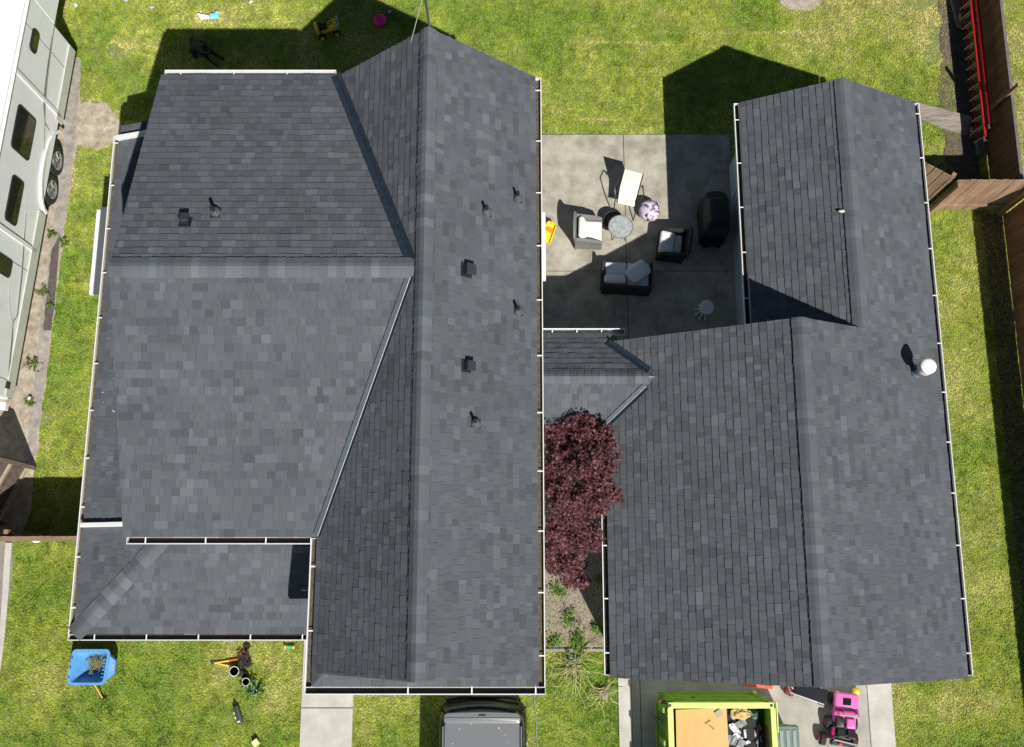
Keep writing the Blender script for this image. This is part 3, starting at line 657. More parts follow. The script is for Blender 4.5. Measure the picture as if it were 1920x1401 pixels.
# windows located on the side plane
for quad in (((61, 52), (73, 62), (66, 104), (55, 90)), ((35, 193), (65, 226), (53, 307), (20, 270)), ((24, 325), (43, 345), (29, 427), (8, 408)), ((-8, 468), (21, 492), (17, 524), (-16, 500))):
    P = [rvp(*q) for q in quad]; y0 = min(p.y for p in P); y1 = max(p.y for p in P); z0 = min(p.z for p in P); z1 = max(p.z for p in P)
    yy = sorted(p.y for p in P); zz = sorted(p.z for p in P); y0 = (yy[0] + yy[1]) / 2; y1 = (yy[2] + yy[3]) / 2; z0 = max((zz[0] + zz[1]) / 2, 1.1); z1 = min((zz[2] + zz[3]) / 2, 2.6)
    def rr2(ins, x):
        o_ = []; rd = .09
        for sy, sz, a_ in ((1, 1, 0), (-1, 1, 90), (-1, -1, 180), (1, -1, 270)):
            for kk in range(4):
                t = R(a_ + kk * 30); o_.append((x, (y0 + y1) / 2 + sy * ((y1 - y0) / 2 - ins - rd) + rd * math.cos(t), (z0 + z1) / 2 + sz * ((z1 - z0) / 2 - ins - rd) + rd * math.sin(t)))
        return o_
    m = MB(); m.loft([rr2(-.015, .002), rr2(-.01, .022), rr2(.02, .026)], BLACKM); wo = m.build('window', rv)
    m = MB(); m.loft([rr2(.03, .027), rr2(.03, .031)], mat('tinted_glass', (.02, .021, .016), .05, spec=.7)); m.build('pane', wo)
# slide-out edges, seams, decals and swooshes
m = MB()
def vline(y, z0, z1, wd, mt, x=.012): m.b2((.001, y - wd / 2, z0), (x, y + wd / 2, z1), mt)
for q in ((37, 140), (0, 425)):
    y = rvp(*q).y; vline(y, ZB0, ZT - .1, .09, RVL, .03); vline(y + .06, ZB0, ZT - .1, .02, RVG, .01)
for y in (.4, 2.9, 7.9): vline(y, ZB0 + .1, ZT - .1, .012, RVG, .006)
def swoosh(pts, w0, mt, x):
    P = [rvp(*q) for q in pts]; n_ = len(P); up_ = []; lo = []
    for i, p in enumerate(P):
        d = (P[min(i + 1, n_ - 1)] - P[max(i - 1, 0)]).normalized(); nn = Vector((0, -d.z, d.y)); ww = w0 * math.sin(math.pi * (i + .15) / (n_ - .7)) + .006
        up_.append((x, p.y + nn.y * ww, p.z + nn.z * ww)); lo.append((x, p.y - nn.y * ww, p.z - nn.z * ww))
    for i in range(n_ - 1): m.add([lo[i], lo[i + 1], up_[i + 1], up_[i]], [(0, 1, 2, 3), (3, 2, 1, 0)], mt)
swoosh([(104, 40), (97, 75), (90, 120), (84, 170), (82, 200), (84, 230), (92, 245)], .03, RVG, .007)
swoosh([(100, 60), (93, 110), (88, 150), (84, 200), (83, 250), (83, 290), (78, 350)], .018, mat('trailer_beige_decal', (.42, .40, .33), .4), .009)
swoosh([(50, 370), (46, 430), (42, 480), (36, 540), (30, 600), (20, 600), (16, 560), (18, 520)], .03, mat('trailer_white_decal', (.75, .76, .76), .35), .008)
swoosh([(48, 400), (44, 460), (40, 520), (32, 590), (24, 605)], .018, RVG, .011)
swoosh([(24, 600), (22, 640), (18, 680), (14, 720)], .03, RVG, .008)
m.build('decal', rv)
m = MB(); hp = rvp(12, 720); m.b2((.001, hp.y - .1, hp.z - .1), (.04, hp.y + .05, hp.z + .03), BLACKM); m.build('handle', rv)
for q in ((104, 297), (95, 352)):
    p = rvp(*q); 
    y = p.y
    m = MB(); m.cyl((-.13, y, .36), .36, .22, RUBBER, 28, axis='x'); wh = m.build('wheel', rv, smooth=True, bevel=.03)
    m = MB(); m.tube([(-.06, y, .36), (.0, y, .36), (-.01, y, .36)], [.23, .22, .10], STEEL, 24)
    for i in range(8): 
        t = i * math.pi / 4; m.tube([(.005, y + .06 * math.cos(t), .36 + .06 * math.sin(t)), (.0, y + .2 * math.cos(t), .36 + .2 * math.sin(t))], [.03, .02], STEEL, 6)
    m.build('rim', wh, smooth=True)
m = MB(); yc = (rvp(104, 297).y + rvp(95, 352).y) / 2
arc = [(.0, yc + 1.0 * math.cos(t), .50 + .52 * math.sin(t)) for t in [math.pi * i / 12 for i in range(13)]]
for i in range(12): m.bar(Vector(arc[i]) + Vector((.03, 0, 0)), Vector(arc[i + 1]) + Vector((.03, 0, 0)), .07, .05, RVL, up=(1, 0, 0))
m.build('wheel_arch', rv)
m = MB(); m.b2((-2.3, -.22, .45), (-.05, -.05, .62), WHITE); m.b2((-1.6, -.5, .6), (-.5, -.1, 2.2), RVL); m.build('rear_bumper', rv, bevel=.02)

# ================================================================== FENCES
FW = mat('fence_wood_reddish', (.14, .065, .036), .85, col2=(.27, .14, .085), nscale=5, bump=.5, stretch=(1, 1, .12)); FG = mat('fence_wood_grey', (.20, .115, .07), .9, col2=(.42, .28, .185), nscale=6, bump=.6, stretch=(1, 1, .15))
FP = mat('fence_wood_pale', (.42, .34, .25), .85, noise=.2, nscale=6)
def fence(name, label, p, q, ht, mt, face=1, bw_=.14, posts=2.4, rails=(.3, 1.5), gap=.006, cap=False, scallop=0, seed=1, group=None, railmt=None, z0=.04):
    p = Vector((p[0], p[1], 0)); q = Vector((q[0], q[1], 0)); d = (q - p); L = d.length; ang = math.atan2(d.y, d.x)
    t = thing(name, label, 'fence' if name == 'fence' else name.replace('_', ' '), p, ang, group); r = random.Random(seed); m = MB(); x = 0
    while x < L - .02:
        wv = min(bw_ * r.uniform(.95, 1.04), L - x); h = ht + r.uniform(-.012, .012); yo = r.uniform(-.004, .004) + (scallop * (.5 + .5 * math.cos(x * 14)) if scallop else 0)
        m.b2((x, yo, z0), (x + wv - gap, yo + .018, h), mt); x += wv
    m.build('board_panel', t)
    for z in rails:
        m = MB(); m.b2((0, -.045 if face > 0 else .024, z), (L, -.006 if face > 0 else .063, z + .085), railmt or mt); m.build('rail', t)
    if cap: m = MB(); m.b2((0, -.02, ht + .014), (L, .05, ht + .04), mat('fence_cap_grey', (.15, .14, .12), .85, noise=.25, nscale=8)); m.build('cap_rail', t)
    n_ = max(1, int(round(L / posts)))
    for i in range(n_ + 1):
        m = MB(); xx = min(max(.05, L * i / n_), L - .05); yy = -.095 if face > 0 else .11; m.b2((xx - .045, yy - .045, 0), (xx + .045, yy + .045, ht - .05), mt); m.build('fence_post', t)
    return t
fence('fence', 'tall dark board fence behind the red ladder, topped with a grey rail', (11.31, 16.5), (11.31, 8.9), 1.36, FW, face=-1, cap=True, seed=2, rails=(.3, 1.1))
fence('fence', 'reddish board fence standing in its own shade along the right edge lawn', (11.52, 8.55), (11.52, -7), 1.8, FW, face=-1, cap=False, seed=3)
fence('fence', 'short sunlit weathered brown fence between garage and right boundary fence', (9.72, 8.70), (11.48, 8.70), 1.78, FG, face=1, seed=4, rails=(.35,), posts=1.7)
gt = fence('gate', 'weathered plank gate swung open beside the garage eave and cross fence', (8.72, 9.28), (9.66, 8.74), 1.78, FG, face=-1, bw_=.20, gap=.02, seed=5, rails=(.3, 1.4), posts=1.0); gt['category'] = 'gate'
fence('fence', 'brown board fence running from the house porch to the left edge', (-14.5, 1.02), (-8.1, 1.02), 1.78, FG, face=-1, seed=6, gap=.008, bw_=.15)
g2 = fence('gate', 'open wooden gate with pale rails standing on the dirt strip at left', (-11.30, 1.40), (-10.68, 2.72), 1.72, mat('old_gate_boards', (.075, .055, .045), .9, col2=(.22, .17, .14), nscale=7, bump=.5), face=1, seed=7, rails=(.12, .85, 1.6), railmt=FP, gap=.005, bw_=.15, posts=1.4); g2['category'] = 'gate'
m = MB(); m.bar(onplane(1858, 205, Vector((11.26, 0, 0)), Vector((1, 0, 0))), onplane(1911, 158, Vector((11.27, 0, 0)), Vector((1, 0, 0))), .09, .06, FG, up=(1, 0, 0))
tag(m.build('timber_brace'), 'brown timber brace running diagonally up the face of the dark right fence', 'timber')
# ladder on its side against the fence
RED = mat('red_fibreglass', (.50, .012, .018), .4, noise=.15, nscale=6); ALU = mat('aluminium', (.62, .63, .65), .3, metal=.9)
ld = thing('extension_ladder', 'red extension ladder lying on edge against the dark fence', 'ladder', (0, 0, 0))
lp = lambda py, z, dx=0: Vector(((G(1858, 240, .78).x + (G(1832, 0, .78).x - G(1858, 240, .78).x) * (py - G(1858, 240, .78).y) / (G(1832, 0, .78).y - G(1858, 240, .78).y)) + dx, py, z))
yA = G(1858, 240, .78).y; yB = 16.0
for nm, dx, za, zb, ya in (('ladder_section', 0, .32, .78, yA), ('ladder_section', -.075, .26, .66, yA - .25)):
    m = MB()
    for z in ((za, zb) if dx == 0 else (zb,)):
        a = lp(ya, z, dx - (.09 if z == za else 0)); b = lp(yB, z, dx - (.09 if z == za else 0)); m.bar(a, b, .07 if z == zb else .04, .05 if z == zb else .03, RED); 
    so_ = m.build('rail', ld)
    m = MB(); y = ya + .12
    while y < yB: m.tube([lp(y, za, dx - .09), lp(y, zb, dx)], .015, mat('rung_aluminium', (.42, .42, .43), .5, metal=.3), 8); y += .27
    m.build('rung', ld)
m = MB()
for y in (yA, yA - .25): m.box(lp(y + .03, .78 if y == yA else .66, 0 if y == yA else -.075), (.10, .09, .05), ALU)
y = yA + .35
while y < 15: m.box(lp(y, .8), (.05, .02, .006), WHITE); y += .27 if y < yA + 2.2 else .8
m.build('ladder_fitting', ld)
for y, lb in ((yA + .2, 'wood block under the near end of the red ladder'), (yA + 3.2, 'wood block under the far end of the red ladder near the top')):
    m = MB(); m.b2((lp(y, 0).x - .16, y - .1, 0), (lp(y, 0).x + .08, y + .1, .24), FG); tag(m.build('support_block'), lb, 'block', 'blocks under the ladder')
# bark plank
PL = mat('weathered_bark', (.17, .145, .115), .95, col2=(.40, .355, .30), nscale=5, bump=1.0, bscale=14, stretch=(.45, 3.2, 1), detail=9)
P = [G(1716, 192, .06), G(1770, 205, .06), G(1822, 219, .06), G(1820, 236, .06), G(1813, 254, .06), G(1760, 238, .06), G(1722, 222, .06)]
m = MB(); m.prism(wobble([(p.x, p.y) for p in P], .02, .08, 3), .01, .085, PL); tag(m.build('wood_slab', bevel=.01), 'wide weathered bark slab lying on the grass at the garage corner', 'slab')
m = MB(); P = [G(1776, -10), G(1793, -10), G(1803, 40), (G(1802, 56)), G(1792, 50), G(1785, 20)]; m.prism(wobble([(p.x, p.y) for p in P], .02, .08, 4), 0, .12, mat('old_grey_log', (.22, .19, .165), .95, noise=.4, nscale=9, bump=.8)); tag(m.build('log'), 'grey weathered log lying at the foot of the right fence near the top', 'log')
P = [G(1833, 252), G(1850, 250), G(1852, 285), G(1842, 300), G(1830, 290), G(1828, 270)]; m = MB(); m.prism(wobble([(p.x, p.y) for p in P], .03, .07, 5), 0, .16, MATS['old_grey_log']); tag(m.build('stump'), 'rough grey stump below the end of the red ladder', 'stump')

# ================================================================== PATIO FURNITURE
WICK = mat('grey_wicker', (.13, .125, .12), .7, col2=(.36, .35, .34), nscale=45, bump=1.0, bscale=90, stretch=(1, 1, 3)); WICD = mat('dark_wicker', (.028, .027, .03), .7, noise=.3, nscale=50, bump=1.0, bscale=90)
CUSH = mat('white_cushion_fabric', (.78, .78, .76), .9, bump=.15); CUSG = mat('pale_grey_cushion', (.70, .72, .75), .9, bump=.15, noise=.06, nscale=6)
def armchair(label, loc, rz, wick, cush, d=.62, wd=.66, pill=True, fwd=0):
    t = thing('wicker_armchair', label, 'armchair', loc, rz)      # faces +x
    m = MB(); m.b2((-d / 2, -wd / 2, .06), (d / 2, wd / 2, .26), wick)
    for sx in (-1, 1):
        for sy in (-1, 1): m.box((sx * (d / 2 - .03), sy * (wd / 2 - .03), .03), (.05, .05, .06), wick)
    m.build('base', t, bevel=.01)
    for s_ in (-1, 1):
        m = MB(); y = s_ * (wd / 2 - .04); m.add([(-d / 2, y - .035, .261), (d / 2 - .02, y - .035, .261), (d / 2 - .02, y - .035, .44), (d / 2 - .2, y - .035, .54), (-d / 2, y - .035, .62), (-d / 2, y + .035, .261), (d / 2 - .02, y + .035, .261), (d / 2 - .02, y + .035, .44), (d / 2 - .2, y + .035, .54), (-d / 2, y + .035, .62)], [(0, 1, 2, 3, 4), (9, 8, 7, 6, 5), (0, 5, 6, 1), (1, 6, 7, 2), (2, 7, 8, 3), (3, 8, 9, 4), (4, 9, 5, 0)], wick); m.build('armrest', t, bevel=.008)
    m = MB(); m.M = Matrix.Translation((-d / 2 + .03, 0, .27)) @ Matrix.Rotation(R(-9), 4, 'Y'); pts = []
    for i in range(13):
        u = -1 + 2 * i / 12; pts.append((u * (wd / 2 - .01), .50 + .07 * (1 - u * u)))
    n_ = len(pts); vs = [(x_, y_, 0) for x_ in (-.025,) for y_, z_ in pts] + [(-.025, y_, z_) for y_, z_ in pts] + [(.025, y_, 0) for y_, z_ in pts] + [(.025, y_, z_) for y_, z_ in pts]
    fs = []
    for i in range(n_ - 1): fs += [(i, n_ + i, n_ + i + 1, i + 1), (2 * n_ + i, 2 * n_ + i + 1, 3 * n_ + i + 1, 3 * n_ + i), (n_ + i, 3 * n_ + i, 3 * n_ + i + 1, n_ + i + 1)]
    fs += [(0, 2 * n_, 3 * n_, n_), (n_ - 1, 2 * n_ - 1, 4 * n_ - 1, 3 * n_ - 1)]
    m.add(vs, fs, wick); m.build('backrest', t)
    m = MB(); m.rbox((.03 + fwd, 0, .34), (d - .1, wd - .17, .14), .05, cush, puff=.02); m.build('seat_cushion', t, smooth=True)
    if pill: m = MB(); m.M = Matrix.Translation((-d / 2 + .15, 0, .52)) @ Matrix.Rotation(R(70), 4, 'Y'); m.rbox((0, 0, 0), (.36, wd - .16, .13), .055, cush, puff=.02); m.build('back_cushion', t, smooth=True)
    return t
ZP = .045
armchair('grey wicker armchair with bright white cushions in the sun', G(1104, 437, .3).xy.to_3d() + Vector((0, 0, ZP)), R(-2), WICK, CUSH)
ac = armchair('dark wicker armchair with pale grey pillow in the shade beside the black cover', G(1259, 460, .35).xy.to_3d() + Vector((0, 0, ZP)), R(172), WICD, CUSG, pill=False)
m = MB(); m.M = Matrix.Translation((.13, .0, .47)) @ Matrix.Rotation(R(-14), 4, 'Y'); m.rbox((0, 0, 0), (.36, .5, .12), .055, CUSG, puff=.02); m.build('pillow', ac, smooth=True)
# loveseat faces +y (north)
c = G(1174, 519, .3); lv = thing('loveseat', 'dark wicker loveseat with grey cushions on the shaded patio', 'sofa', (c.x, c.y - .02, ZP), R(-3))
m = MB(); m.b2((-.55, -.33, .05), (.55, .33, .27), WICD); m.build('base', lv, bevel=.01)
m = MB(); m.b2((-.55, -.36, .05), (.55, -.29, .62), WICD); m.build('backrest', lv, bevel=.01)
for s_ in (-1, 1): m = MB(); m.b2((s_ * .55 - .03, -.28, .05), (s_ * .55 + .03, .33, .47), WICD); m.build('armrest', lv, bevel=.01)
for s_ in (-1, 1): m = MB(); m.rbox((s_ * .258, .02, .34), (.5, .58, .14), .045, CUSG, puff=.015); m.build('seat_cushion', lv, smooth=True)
def pillow(label, loc, sz, rz, tilt=0):
    m = MB(); m.M = Matrix.Rotation(R(tilt), 4, 'X')
    m.ball((0, 0, 0), (sz[0] / 2, sz[1] / 2, sz[2] / 2), CUSG, 28, 12, fn=lambda p: 1 / (max(.001, (abs(p[0]) ** 5 + abs(p[1]) ** 5 + (abs(p[2]) * .9) ** 2.6)) ** (1 / 5)) if max(abs(p[0]), abs(p[1])) > .2 else 1)
    return tag(m.build('pillow', smooth=True), label, 'pillow', loc=loc, rz=rz)
p_ = G(1196, 511, .5); pillow('square grey pillow tilted across the right seat of the loveseat', (p_.x, p_.y, ZP + .50), (.54, .40, .16), R(38), 8)
p_ = G(1153, 526, .5); pillow('rounded grey bolster lying at the left of the loveseat', (p_.x, p_.y, ZP + .50), (.50, .20, .18), R(-4))
# sling chair
BRZ = mat('bronze_tube', (.06, .05, .045), .4, metal=.6); SLING = mat('cream_sling_fabric', (.80, .74, .62), .85)
def at3(px, py, z): return G(px, py, z)
A, B = at3(1172, 317, .98), at3(1205, 326, .98); C_, D_ = at3(1196, 358, .50), at3(1163, 350, .50); E_, F_ = at3(1189, 388, .42), at3(1158, 381, .42)
sc = thing('sling_chair', 'reclining patio chair with cream sling and curved bronze tube arms', 'chair', (C_.x, C_.y, ZP))
O_ = Vector((C_.x, C_.y, ZP)); off = lambda v: v - O_ 
m = MB()
def slab(a, b, c, d, mt, th=.012):
    n = (b - a).cross(d - a).normalized() * th; m.add([a, b, c, d, a - n, b - n, c - n, d - n], [(0, 1, 2, 3), (7, 6, 5, 4), (0, 4, 5, 1), (1, 5, 6, 2), (2, 6, 7, 3), (3, 7, 4, 0)], mt)
slab(*[off(v) for v in (A, B, C_, D_)], SLING); m.build('back_sling', sc)
m = MB(); slab(*[off(v) for v in (D_, C_, E_, F_)], SLING); m.build('seat_sling', sc)
m = MB()
for top, mid, fr, sgn in ((A, D_, F_, -1), (B, C_, E_, 1)):
    sd_ = (B - A).normalized() * .015 * sgn
    m.tube([off(top) + sd_, off(mid) + sd_, off(fr) + sd_], .014, BRZ, 8)
    back = off(mid) + sd_; fo_ = off(fr) + sd_; dn = (F_ - D_).normalized(); o_ = sd_ * 4
    m.tube([back + Vector((0, 0, .0)) - dn * .1 + o_, back + o_ + Vector((0, 0, .22)) + dn * -.05, back + o_ * 2.0 + Vector((0, 0, .25)) + dn * .15, fo_ + o_ + Vector((0, 0, .16)) - dn * .03, fo_ + o_ * .5 - Vector((0, 0, .38)) + dn * .2], .013, BRZ, 8)
    m.tube([back + Vector((0, 0, .22)) - dn * .05 + o_, Vector((back.x, back.y, 0)) - dn * .32 + o_], .013, BRZ, 8)
m.tube([off(E_) - Vector((0, 0, .38)) + (F_ - D_).normalized() * .2, off(F_) - Vector((0, 0, .38)) + (F_ - D_).normalized() * .2], .011, BRZ, 8)
m.build('frame', sc, smooth=True)
# glass table
TG = mat('textured_glass', (.36, .38, .38), .15, noise=.35, nscale=14, bump=.5, bscale=25)
c = G(1163.5, 426, .5); tb = thing('glass_table', 'round glass topped side table with wire rim beside the white cushioned chair', 'table', (c.x, c.y, ZP))
m = MB(); m.cyl((0, 0, .475), .265, .012, TG, 32); m.build('tabletop', tb)
m = MB(); m.ring((0, 0, .475), .275, .014, WICK, 36, 8); m.ring((0, 0, .44), .262, .006, BRZ, 32); m.build('rim', tb, smooth=True)
for i in range(4):
    t = R(45 + 90 * i); m = MB(); m.tube([(.25 * math.cos(t), .25 * math.sin(t), .45), (.12 * math.cos(t), .12 * math.sin(t), .22), (.22 * math.cos(t), .22 * math.sin(t), .0)], .009, BRZ, 8); m.build('leg', tb, smooth=True)
c = G(1147, 414, .2); st = thing('wicker_stool', 'small dark round wicker stool half hidden under the glass table', 'stool', (c.x, c.y, ZP))
m = MB(); m.ring((0, 0, .24), .20, .028, WICD, 28, 8); m.build('rim', st, smooth=True)
m = MB(); m.cyl((0, 0, .20), .19, .02, mat('woven_seat', (.10, .09, .07), .8, noise=.5, nscale=50, bump=1), 28); m.build('seat', st)
for i in range(4):
    t = R(20 + 90 * i); m = MB(); m.tube([(.17 * math.cos(t), .17 * math.sin(t), .19), (.2 * math.cos(t), .2 * math.sin(t), 0)], .012, BRZ, 8); m.build('leg', st)
# patterned pouf bag
LAV = mat('lavender_patterned_cloth', (.06, .035, .07), .8, col2=(.60, .54, .66), nscale=9, bump=.9, bscale=18, detail=3)
MATS['lavender_patterned_cloth'].node_tree.nodes['Color Ramp'].color_ramp.elements[0].position = .41; MATS['lavender_patterned_cloth'].node_tree.nodes['Color Ramp'].color_ramp.elements[1].position = .49
c = G(1217, 397, .22); m = MB()
m.ball((0, 0, .23), (.25, .25, .23), LAV, 36, 20, fn=lambda p: 1 + .09 * mn.noise(Vector(p) * 2.6) + .05 * abs(mn.noise(Vector(p) * 6)) - .2 * math.exp(-((p[0] + .0) ** 2 + p[1] ** 2) * 28) * (p[2] > 0))
tag(m.build('beanbag', smooth=True), 'round crumpled lavender beanbag at the edge of the patio shadow', 'beanbag', loc=(c.x, c.y, ZP))
# covered grill
GC = mat('black_cover_cloth', (.012, .012, .014), .6, bump=.6, bscale=12)
m = MB()
def grow(z, hx, hy, wv=0):
    return [(hx * (abs(math.cos(t)) ** .45) * (1 if math.cos(t) > 0 else -1) * (1 + wv * math.sin(7 * t)), hy * (abs(math.sin(t)) ** .45) * (1 if math.sin(t) > 0 else -1) * (1 + wv * math.sin(9 * t)), z) for t in [2 * math.pi * i / 40 for i in range(40)]]
m.loft([grow(.05, .31, .56, .04), grow(.5, .29, .54, .03), grow(.78, .28, .53, .02), grow(.84, .25, .36, .02), grow(1.0, .20, .30), grow(1.05, .12, .24)], GC)
c = G(1343, 408, .5); tag(m.build('grill_cover', smooth=True), 'barbecue under a black cloth cover against the garage wall', 'grill', loc=(c.x - .05, c.y - .03, ZP))
# white side table
WP = mat('white_wash_wood', (.75, .74, .72), .7, noise=.12, nscale=10)
c = G(1324, 577, .42); wt = thing('side_table', 'round whitewashed side table with many splayed legs in the shade', 'table', (c.x, c.y, ZP))
m = MB(); m.cyl((0, 0, .41), .17, .035, WP, 28); m.build('tabletop', wt, bevel=.006)
for i in range(9):
    t = R(40 * i); m = MB(); m.tube([(.13 * math.cos(t), .13 * math.sin(t), .39), (.10 * math.cos(t), .10 * math.sin(t), .2), (.19 * math.cos(t), .19 * math.sin(t), 0)], [.03, .022, .026], WP, 8); m.build('leg', wt, smooth=True)
# yellow toy beside the awning
YEL = mat('yellow_plastic', (.80, .58, .03), .45); ORG = mat('orange_plastic', (.85, .30, .01), .45)
c = G(1029, 438, .15); ty = thing('toy_slide', 'small yellow and orange plastic toy slide poking out below the white awning', 'toy', (c.x, c.y, ZP), R(-25))
m = MB(); m.add([(-.12, -.2, .02), (.12, -.2, .02), (.1, .17, .3), (-.1, .17, .3), (-.12, -.2, .0), (.12, -.2, .0), (.1, .17, .27), (-.1, .17, .27)], [(0, 1, 2, 3), (7, 6, 5, 4), (0, 4, 5, 1), (1, 5, 6, 2), (2, 6, 7, 3), (3, 7, 4, 0)], YEL); m.build('chute', ty)
m = MB()
for s_ in (-1, 1): m.bar((s_ * .12, -.2, .04), (s_ * .11, .17, .34), .025, .07, YEL)
m.b2((-.1, .171, 0), (.1, .21, .33), YEL); m.build('side_rail', ty); m = MB(); m.b2((-.08, .0, .20), (.08, .1, .26), ORG); m.build('step', ty)

# ================================================================== MAPLE AND PLANTS
BARK = mat('maple_bark', (.09, .065, .05), .9, noise=.3, nscale=20, bump=.7)
def leafcloud(pts, name, parent, mt, size, stars=True, cols=None, seed=1, flat=.5):
    r = np.random.RandomState(seed); V = []; Fs = []; Cc = []
    k = 10 if stars else 4
    if stars:
        base = []
        for i in range(10):
            a = math.pi * 2 * i / 10; rr_ = 1.0 if i % 2 == 0 else .30
            if i == 0: rr_ = .55
            base.append((rr_ * math.cos(a), rr_ * math.sin(a), 0))
    else: base = [(0, -.28, 0), (1, 0, .0), (0, .28, 0), (-.6, 0, 0)]
    base = np.array(base); n = len(pts); pts = np.array(pts)
    th = r.uniform(0, 6.283, n); tilt = np.abs(r.normal(0, flat, n)); az = r.uniform(0, 6.283, n); sc_ = size * r.uniform(.65, 1.25, n)
    P = np.zeros((n, k, 3))
    ct, st_ = np.cos(th), np.sin(th); x = base[None, :, 0] * ct[:, None] - base[None, :, 1] * st_[:, None]; y = base[None, :, 0] * st_[:, None] + base[None, :, 1] * ct[:, None]
    droop = -.25 * (x * x + y * y)
    u = np.stack([-np.sin(az), np.cos(az)], 1); d = x * u[:, 0:1] + y * u[:, 1:2]; e = x * np.cos(az)[:, None] + y * np.sin(az)[:, None]
    e2 = e * np.cos(tilt)[:, None]; z = -e * np.sin(tilt)[:, None] + droop
    P[:, :, 0] = d * u[:, 0:1] + e2 * np.cos(az)[:, None]; P[:, :, 1] = d * u[:, 1:2] + e2 * np.sin(az)[:, None]; P[:, :, 2] = z
    P = P * sc_[:, None, None] + pts[:, None, :]
    me = bpy.data.meshes.new(name); me.vertices.add(n * k); me.vertices.foreach_set('co', P.astype(np.float32).ravel())
    me.loops.add(n * k); me.loops.foreach_set('vertex_index', np.arange(n * k, dtype=np.int32)); me.polygons.add(n)
    me.polygons.foreach_set('loop_start', (np.arange(n) * k).astype(np.int32)); me.polygons.foreach_set('loop_total', np.full(n, k, np.int32))
    cols = np.array(cols); ci = r.randint(0, len(cols), n); c_ = cols[ci] * r.uniform(.8, 1.2, n)[:, None]; C = np.ones((n, k, 4), np.float32); C[:, :, :3] = c_[:, None]
    at = me.color_attributes.new('tone', 'FLOAT_COLOR', 'POINT'); at.data.foreach_set('color', C.ravel()); me.materials.append(mt); me.update(); me.validate()
    o = bpy.data.objects.new(name, me); COL.objects.link(o)
    if parent: o.parent = parent
    return o
LEAF = mat('leaf', (.1, .1, .1), .5, attr='tone', trans=.25, spec=.3)
mt_ = thing('maple_tree', 'dark red Japanese maple growing between the house and the garage', 'tree', (1.15, 1.35, 0))
m = MB(); m.tube([(0, 0, 0), (.03, .02, .5), (.0, .1, 1.0)], [.11, .09, .075], BARK, 12)
rr = random.Random(5); blobs = []
for (px, py, z, rx, ry, rz) in ((1050, 830, 2.45, .32, .36, .25), (1100, 820, 2.75, .33, .36, .28), (1138, 850, 2.95, .26, .3, .22), (1062, 880, 2.75, .45, .36, .3), (1118, 885, 3.0, .45, .36, .28), (1130, 930, 3.0, .34, .26, .22), (1065, 945, 2.8, .45, .38, .3), (1110, 945, 2.8, .4, .36, .28), (1050, 1000, 2.4, .34, .36, .3), (1095, 1005, 2.5, .42, .38, .26), (1055, 1055, 2.0, .36, .36, .3), (1078, 1075, 1.8, .30, .3, .25), (1036, 1030, 2.1, .24, .4, .28), (1048, 812, 2.6, .3, .22, .2), (1090, 800, 2.8, .3, .22, .2), (1128, 822, 2.95, .24, .22, .2), (1040, 900, 2.5, .22, .5, .3)):
    c = G(px, py, z); blobs.append((c, rx, ry, rz)); v = Vector((c.x - 1.15, c.y - 1.35, z - .15))
    m.tube([(0, .1, .95), (v.x * .35, v.y * .35 + .06, .95 + (z - 1) * .55), tuple(v)], [.045, .03, .008], BARK, 6)
    for k_ in range(4):
        q = v + Vector((rr.uniform(-rx, rx), rr.uniform(-ry, ry), rr.uniform(-.05, rz))) * .8; m.tube([tuple(v * .8 + Vector((0, 0, .2))), tuple(q)], [.012, .004], BARK, 5)
m.build('trunk', mt_, smooth=True)
def Pyx(q): v = q - Vector((0, 0, H)); return 700.5 - F * (v.y * math.cos(TILT) + v.z * math.sin(TILT)) / (v.y * math.sin(TILT) - v.z * math.cos(TILT))
pts = []; rr = random.Random(9)
for c, rx, ry, rz in blobs:
    n_ = int(3300 * (rx * ry) / .13)
    subs = [(rr.gauss(0, .5) * rx, rr.gauss(0, .5) * ry, abs(rr.gauss(0, .55)) * rz) for _ in range(int(42 * rx * ry / .13))]
    for _ in range(int(n_ * .30)):
        s_ = rr.choice(subs); q = Vector((c.x + s_[0] + rr.gauss(0, .055), c.y + s_[1] + rr.gauss(0, .055), c.z + s_[2] + rr.gauss(0, .03)))
        dd = ((q.x - c.x) / rx) ** 2 + ((q.y - c.y) / ry) ** 2
        if q.x > .6 and dd < 1.3 and Pyx(q) > 776 + 12 * mn.noise(q * 4) and (q.x < 1.72 or q.z > 2.72 + max(0, (q.x - 1.78) * .53)): pts.append((q.x - 1.15, q.y - 1.35, q.z))
leafcloud(pts, 'crown', mt_, LEAF, .046, True, [(.12, .038, .048), (.165, .062, .068), (.085, .025, .036), (.22, .11, .10), (.135, .045, .058)], 3, .6)
rr = random.Random(77); fl = leafcloud([(rr.uniform(.3, 2.0), rr.uniform(-.9, 1.2), .06) for _ in range(60)] , 'fallen_leaves', None, LEAF, .035, True, [(.17, .045, .06), (.25, .12, .07)], 8, .2); fl['kind'] = 'stuff'; fl['label'] = 'fallen dark red leaves on the gravel bed'; fl['category'] = 'leaves'
